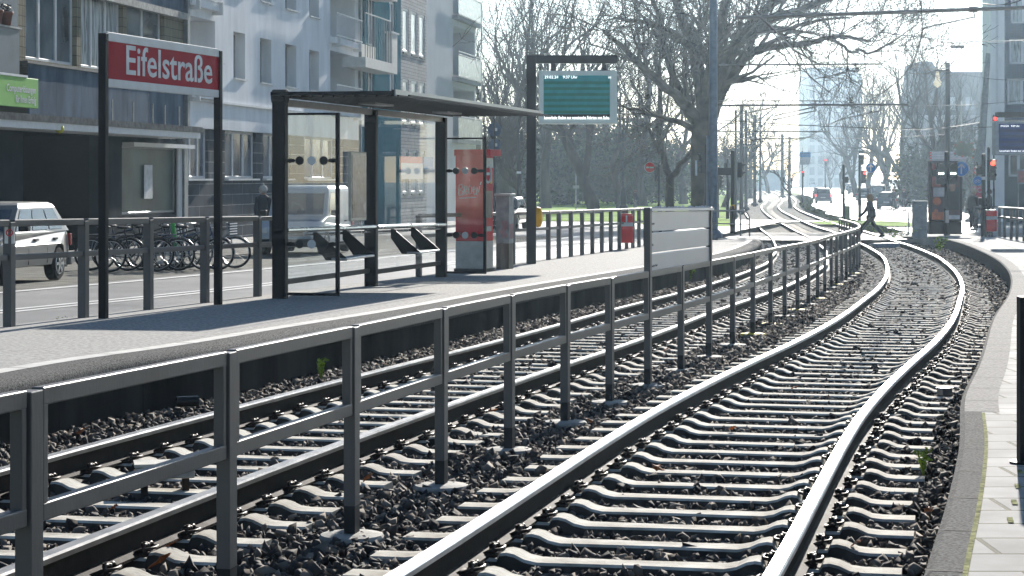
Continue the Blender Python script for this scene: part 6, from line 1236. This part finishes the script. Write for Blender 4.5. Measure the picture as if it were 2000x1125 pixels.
t, s, p = mast('sign_back_post', 'post with two round signs seen from behind, beside the ticket machine', 966, 95, 232, 4, 4, .2, M_pole, cat='sign'); z_ = lambda py: A(0,py,95).z-p.z
for k, (py, r) in enumerate(((253,14),(283,12))): mb = MB(); mb.cyl((0,-.03,z_(py)),(0,.0,z_(py)),r*s,24); o_ = mb.build('round_plate', mat('sign_back_blue',(.05,.08,.13),.5), t); part('white_mark', M_offw, o_, (1*s,5*s,-.038,-.032,z_(py+3),z_(py-3)))
t, s, p = pole_thing('distant_signal', 'dark signal left of the display mast with pale hoods', 'traffic light', 1012, 440, 225, Y=118, wpx=4, dz=.1); head(t, s, p, 8, 256, 276, 3, 1.3, wpx=9); part('small_plate', M_offw, t, (-3*s,6*s,-.1,-.08,A(0,339,118).z-p.z,A(0,335,118).z-p.z))
t, s, p = pole_thing('far_blue_guide_sign', 'hazy blue and white guide sign above the far road', 'sign', 1567, 372, 296, Y=215, wpx=2.5, dz=.1); z_ = lambda py: A(0,py,215).z-p.z; part('blue_panel', mat('guide_blue',(.08,.28,.55),.5), t, (-5*s,16*s,-.1,-.05,z_(307),z_(297))); part('white_panel', M_offw, t, (-5*s,15*s,-.1,-.05,z_(322),z_(307)-.02))
for px, py, Yq, lb in ((1568,337,210,'small hazy red traffic light left of the far road'),(1612,314,320,'very distant red traffic light above the box truck')): t, s, p = pole_thing('distant_red_light', lb, 'traffic light', px, 0, py-3, Y=Yq, wpx=2.5, dz=.1); head(t, s, p, 0, py-3, py+8, 3, 0, 0, M_redl, 4.5)
# ================= OVERHEAD LINES =================
M_wire = mat('overhead_wire', (.02,.02,.02), .6, 0); M_arm = mat('cross_arm_grey', (.22,.2,.18), .5, .4)
def wire(name, lab, pts, r, m=None, group='overhead wires above the tracks', n=4): mb = MB(); mb.tube(pts, r, n, cap=False); return tag(mb.build(name, m or M_wire), lab, 'wire', group)
arms = [(62,(1440,35),(2080,12),.055,'thick pale cross tube along the top of the picture'),(80,(1404,127),(1718,125),.03,'cross arm on the blue mast, the upper one'),(80,(1404,206),(1775,204),.035,'cross arm on the blue mast, the middle one'),(110,(1400,257),(1622,257),.03,'thin cross arm behind the blue mast'),(150,(1440,271),(1565,271),.04,'hazy cross arm over the far tracks, nearest of four'),(180,(1448,285),(1560,285),.04,'hazy cross arm over the far tracks, second of four'),(210,(1474,296),(1555,296),.04,'hazy cross arm over the far tracks, third of four'),(245,(1485,304),(1552,304),.04,'hazy cross arm over the far tracks, farthest of four'),(80,(1404,197),(1625,197),.018,'thin stay wire just above the middle cross arm')]
for Y, a, b, r, lb in arms:
    t = thing('cross_arm', lb, 'cross arm', A(*a,Y)); mb = MB(); mb.tube([(0,0,0), A(*b,Y)-A(*a,Y)], r, 8); mb.build('tube', M_arm, t); d = A(*b,Y)-A(*a,Y)
    for fx in ((.22,.72) if Y < 70 else (.5,.85)):
        q = d*fx; k = .5 if Y < 70 else .35; mb = MB(); mb.tube([q+Vector((.0,0,-.02)), q+Vector((.05,0,-.22)), q+Vector((.0,0,-.25))], .025, 5); mb.tube([q+Vector((.0,0,-.22)), q+Vector((-1.5,-.2,-.55))], .022, 6); mb.cyl(q+Vector((-.12,0,0)), q+Vector((.12,0,0)), r*1.5, 8); mb.build('steady_arm', M_arm, t)
for T_, nm in ((TL,'left'),(TR,'right')):
    Ys_ = frange(30, 330, 6); C_ = curve_of(T_, Ys_)
    cz = 5.35; wire('contact_wire', 'contact wire above the %s-hand track' % nm, [(x,y,g(y)+cz+.1) for x,y in C_], .017)
    wire('carrier_wire', 'sagging carrier wire above the %s-hand track' % nm, [(x,y,g(y)+cz+.5+.7*abs(math.sin(math.pi*(y-62)/40))) for x,y in C_], .010)
    mb = MB(); [mb.tube([(x,y,g(y)+cz+.1),(x,y,g(y)+cz+.5+.7*abs(math.sin(math.pi*(y-62)/40)))], .006, 3) for x,y in C_[::2]]; tag(mb.build('dropper_wires', M_wire), 'thin droppers between the wires of the %s-hand track' % nm, 'wires', kind='stuff')
R = random.Random(9)
for k, (a, Ya, b, Yb_) in enumerate(((( 1385,233),80,(2050,243),95),((1400,240),80,(1700,232),150),((1480,20),62,(1620,180),85),((1640,-20),62,(1600,200),90),((1740,-20),70,(1690,60),90),((1700,60),80,(2050,75),100),((1735,88),100,(2050,70),125),((1880,145),120,(2050,150),125),((1700,130),100,(1925,122),125),((1440,262),110,(1850,262),140),((1650,202),90,(2050,190),120),((1680,250),110,(1920,238),125),((1500,300),200,(1640,290),200),((1905,5),62,(2050,-30),55))):
    p, q = A(*a,Ya), A(*b,Yb_); wire('span_wire', 'overhead stay wire number-less, running across the street at height %d' % int(p.z) if 0 else ['long stay wire from the blue mast across the picture','stay wire towards the second mast','slanting stay wire right of the plane tree','steep stay wire over the hazy tower','short steep wire at the top near the right trees','wire crossing above the right street trees','wire below the top wire, ending at the blue house','wire behind the concrete mast at lamp height','wire between the tower and the concrete mast','low wire above the tram signals','wire just below the middle cross arm, running right','low wire ending at the concrete mast','hazy wire over the far road','short wire at the upper right corner'][k], [p.lerp(q,f_/10)+Vector((0,0,-.25*math.sin(math.pi*f_/10))) for f_ in range(11)], .018)
bx2 = thing('hanging_line_sign', 'small black box sign hanging on a wire beside the tree top', 'sign', A(1870,91,118)); s = 118/F; part('box', M_black, bx2, (-13*s,13*s,-.05,.05,-3*s,3*s)); part('top_bar', M_black, bx2, (-14*s,14*s,-.02,.02,4.5*s,6*s))
# ================= HAZE =================
def haze(density, anis, col):
    mb = MB(); mb.bb(-420, 420, -12, 1200, -3.5, 75)
    m = bpy.data.materials.new('haze'); m.use_nodes = True; t = m.node_tree; t.nodes.clear()
    o = t.nodes.new("ShaderNodeOutputMaterial"); v = t.nodes.new("ShaderNodeVolumePrincipled")
    v.inputs["Density"].default_value = density; v.inputs["Anisotropy"].default_value = anis; v.inputs["Color"].default_value = (*col, 1)
    t.links.new(v.outputs[0], o.inputs["Volume"])
    h = mb.build('haze', m); tag(h, 'pale bluish morning haze filling the street', 'haze', kind='stuff')
haze(.00028, .8, (.62,.82,1))
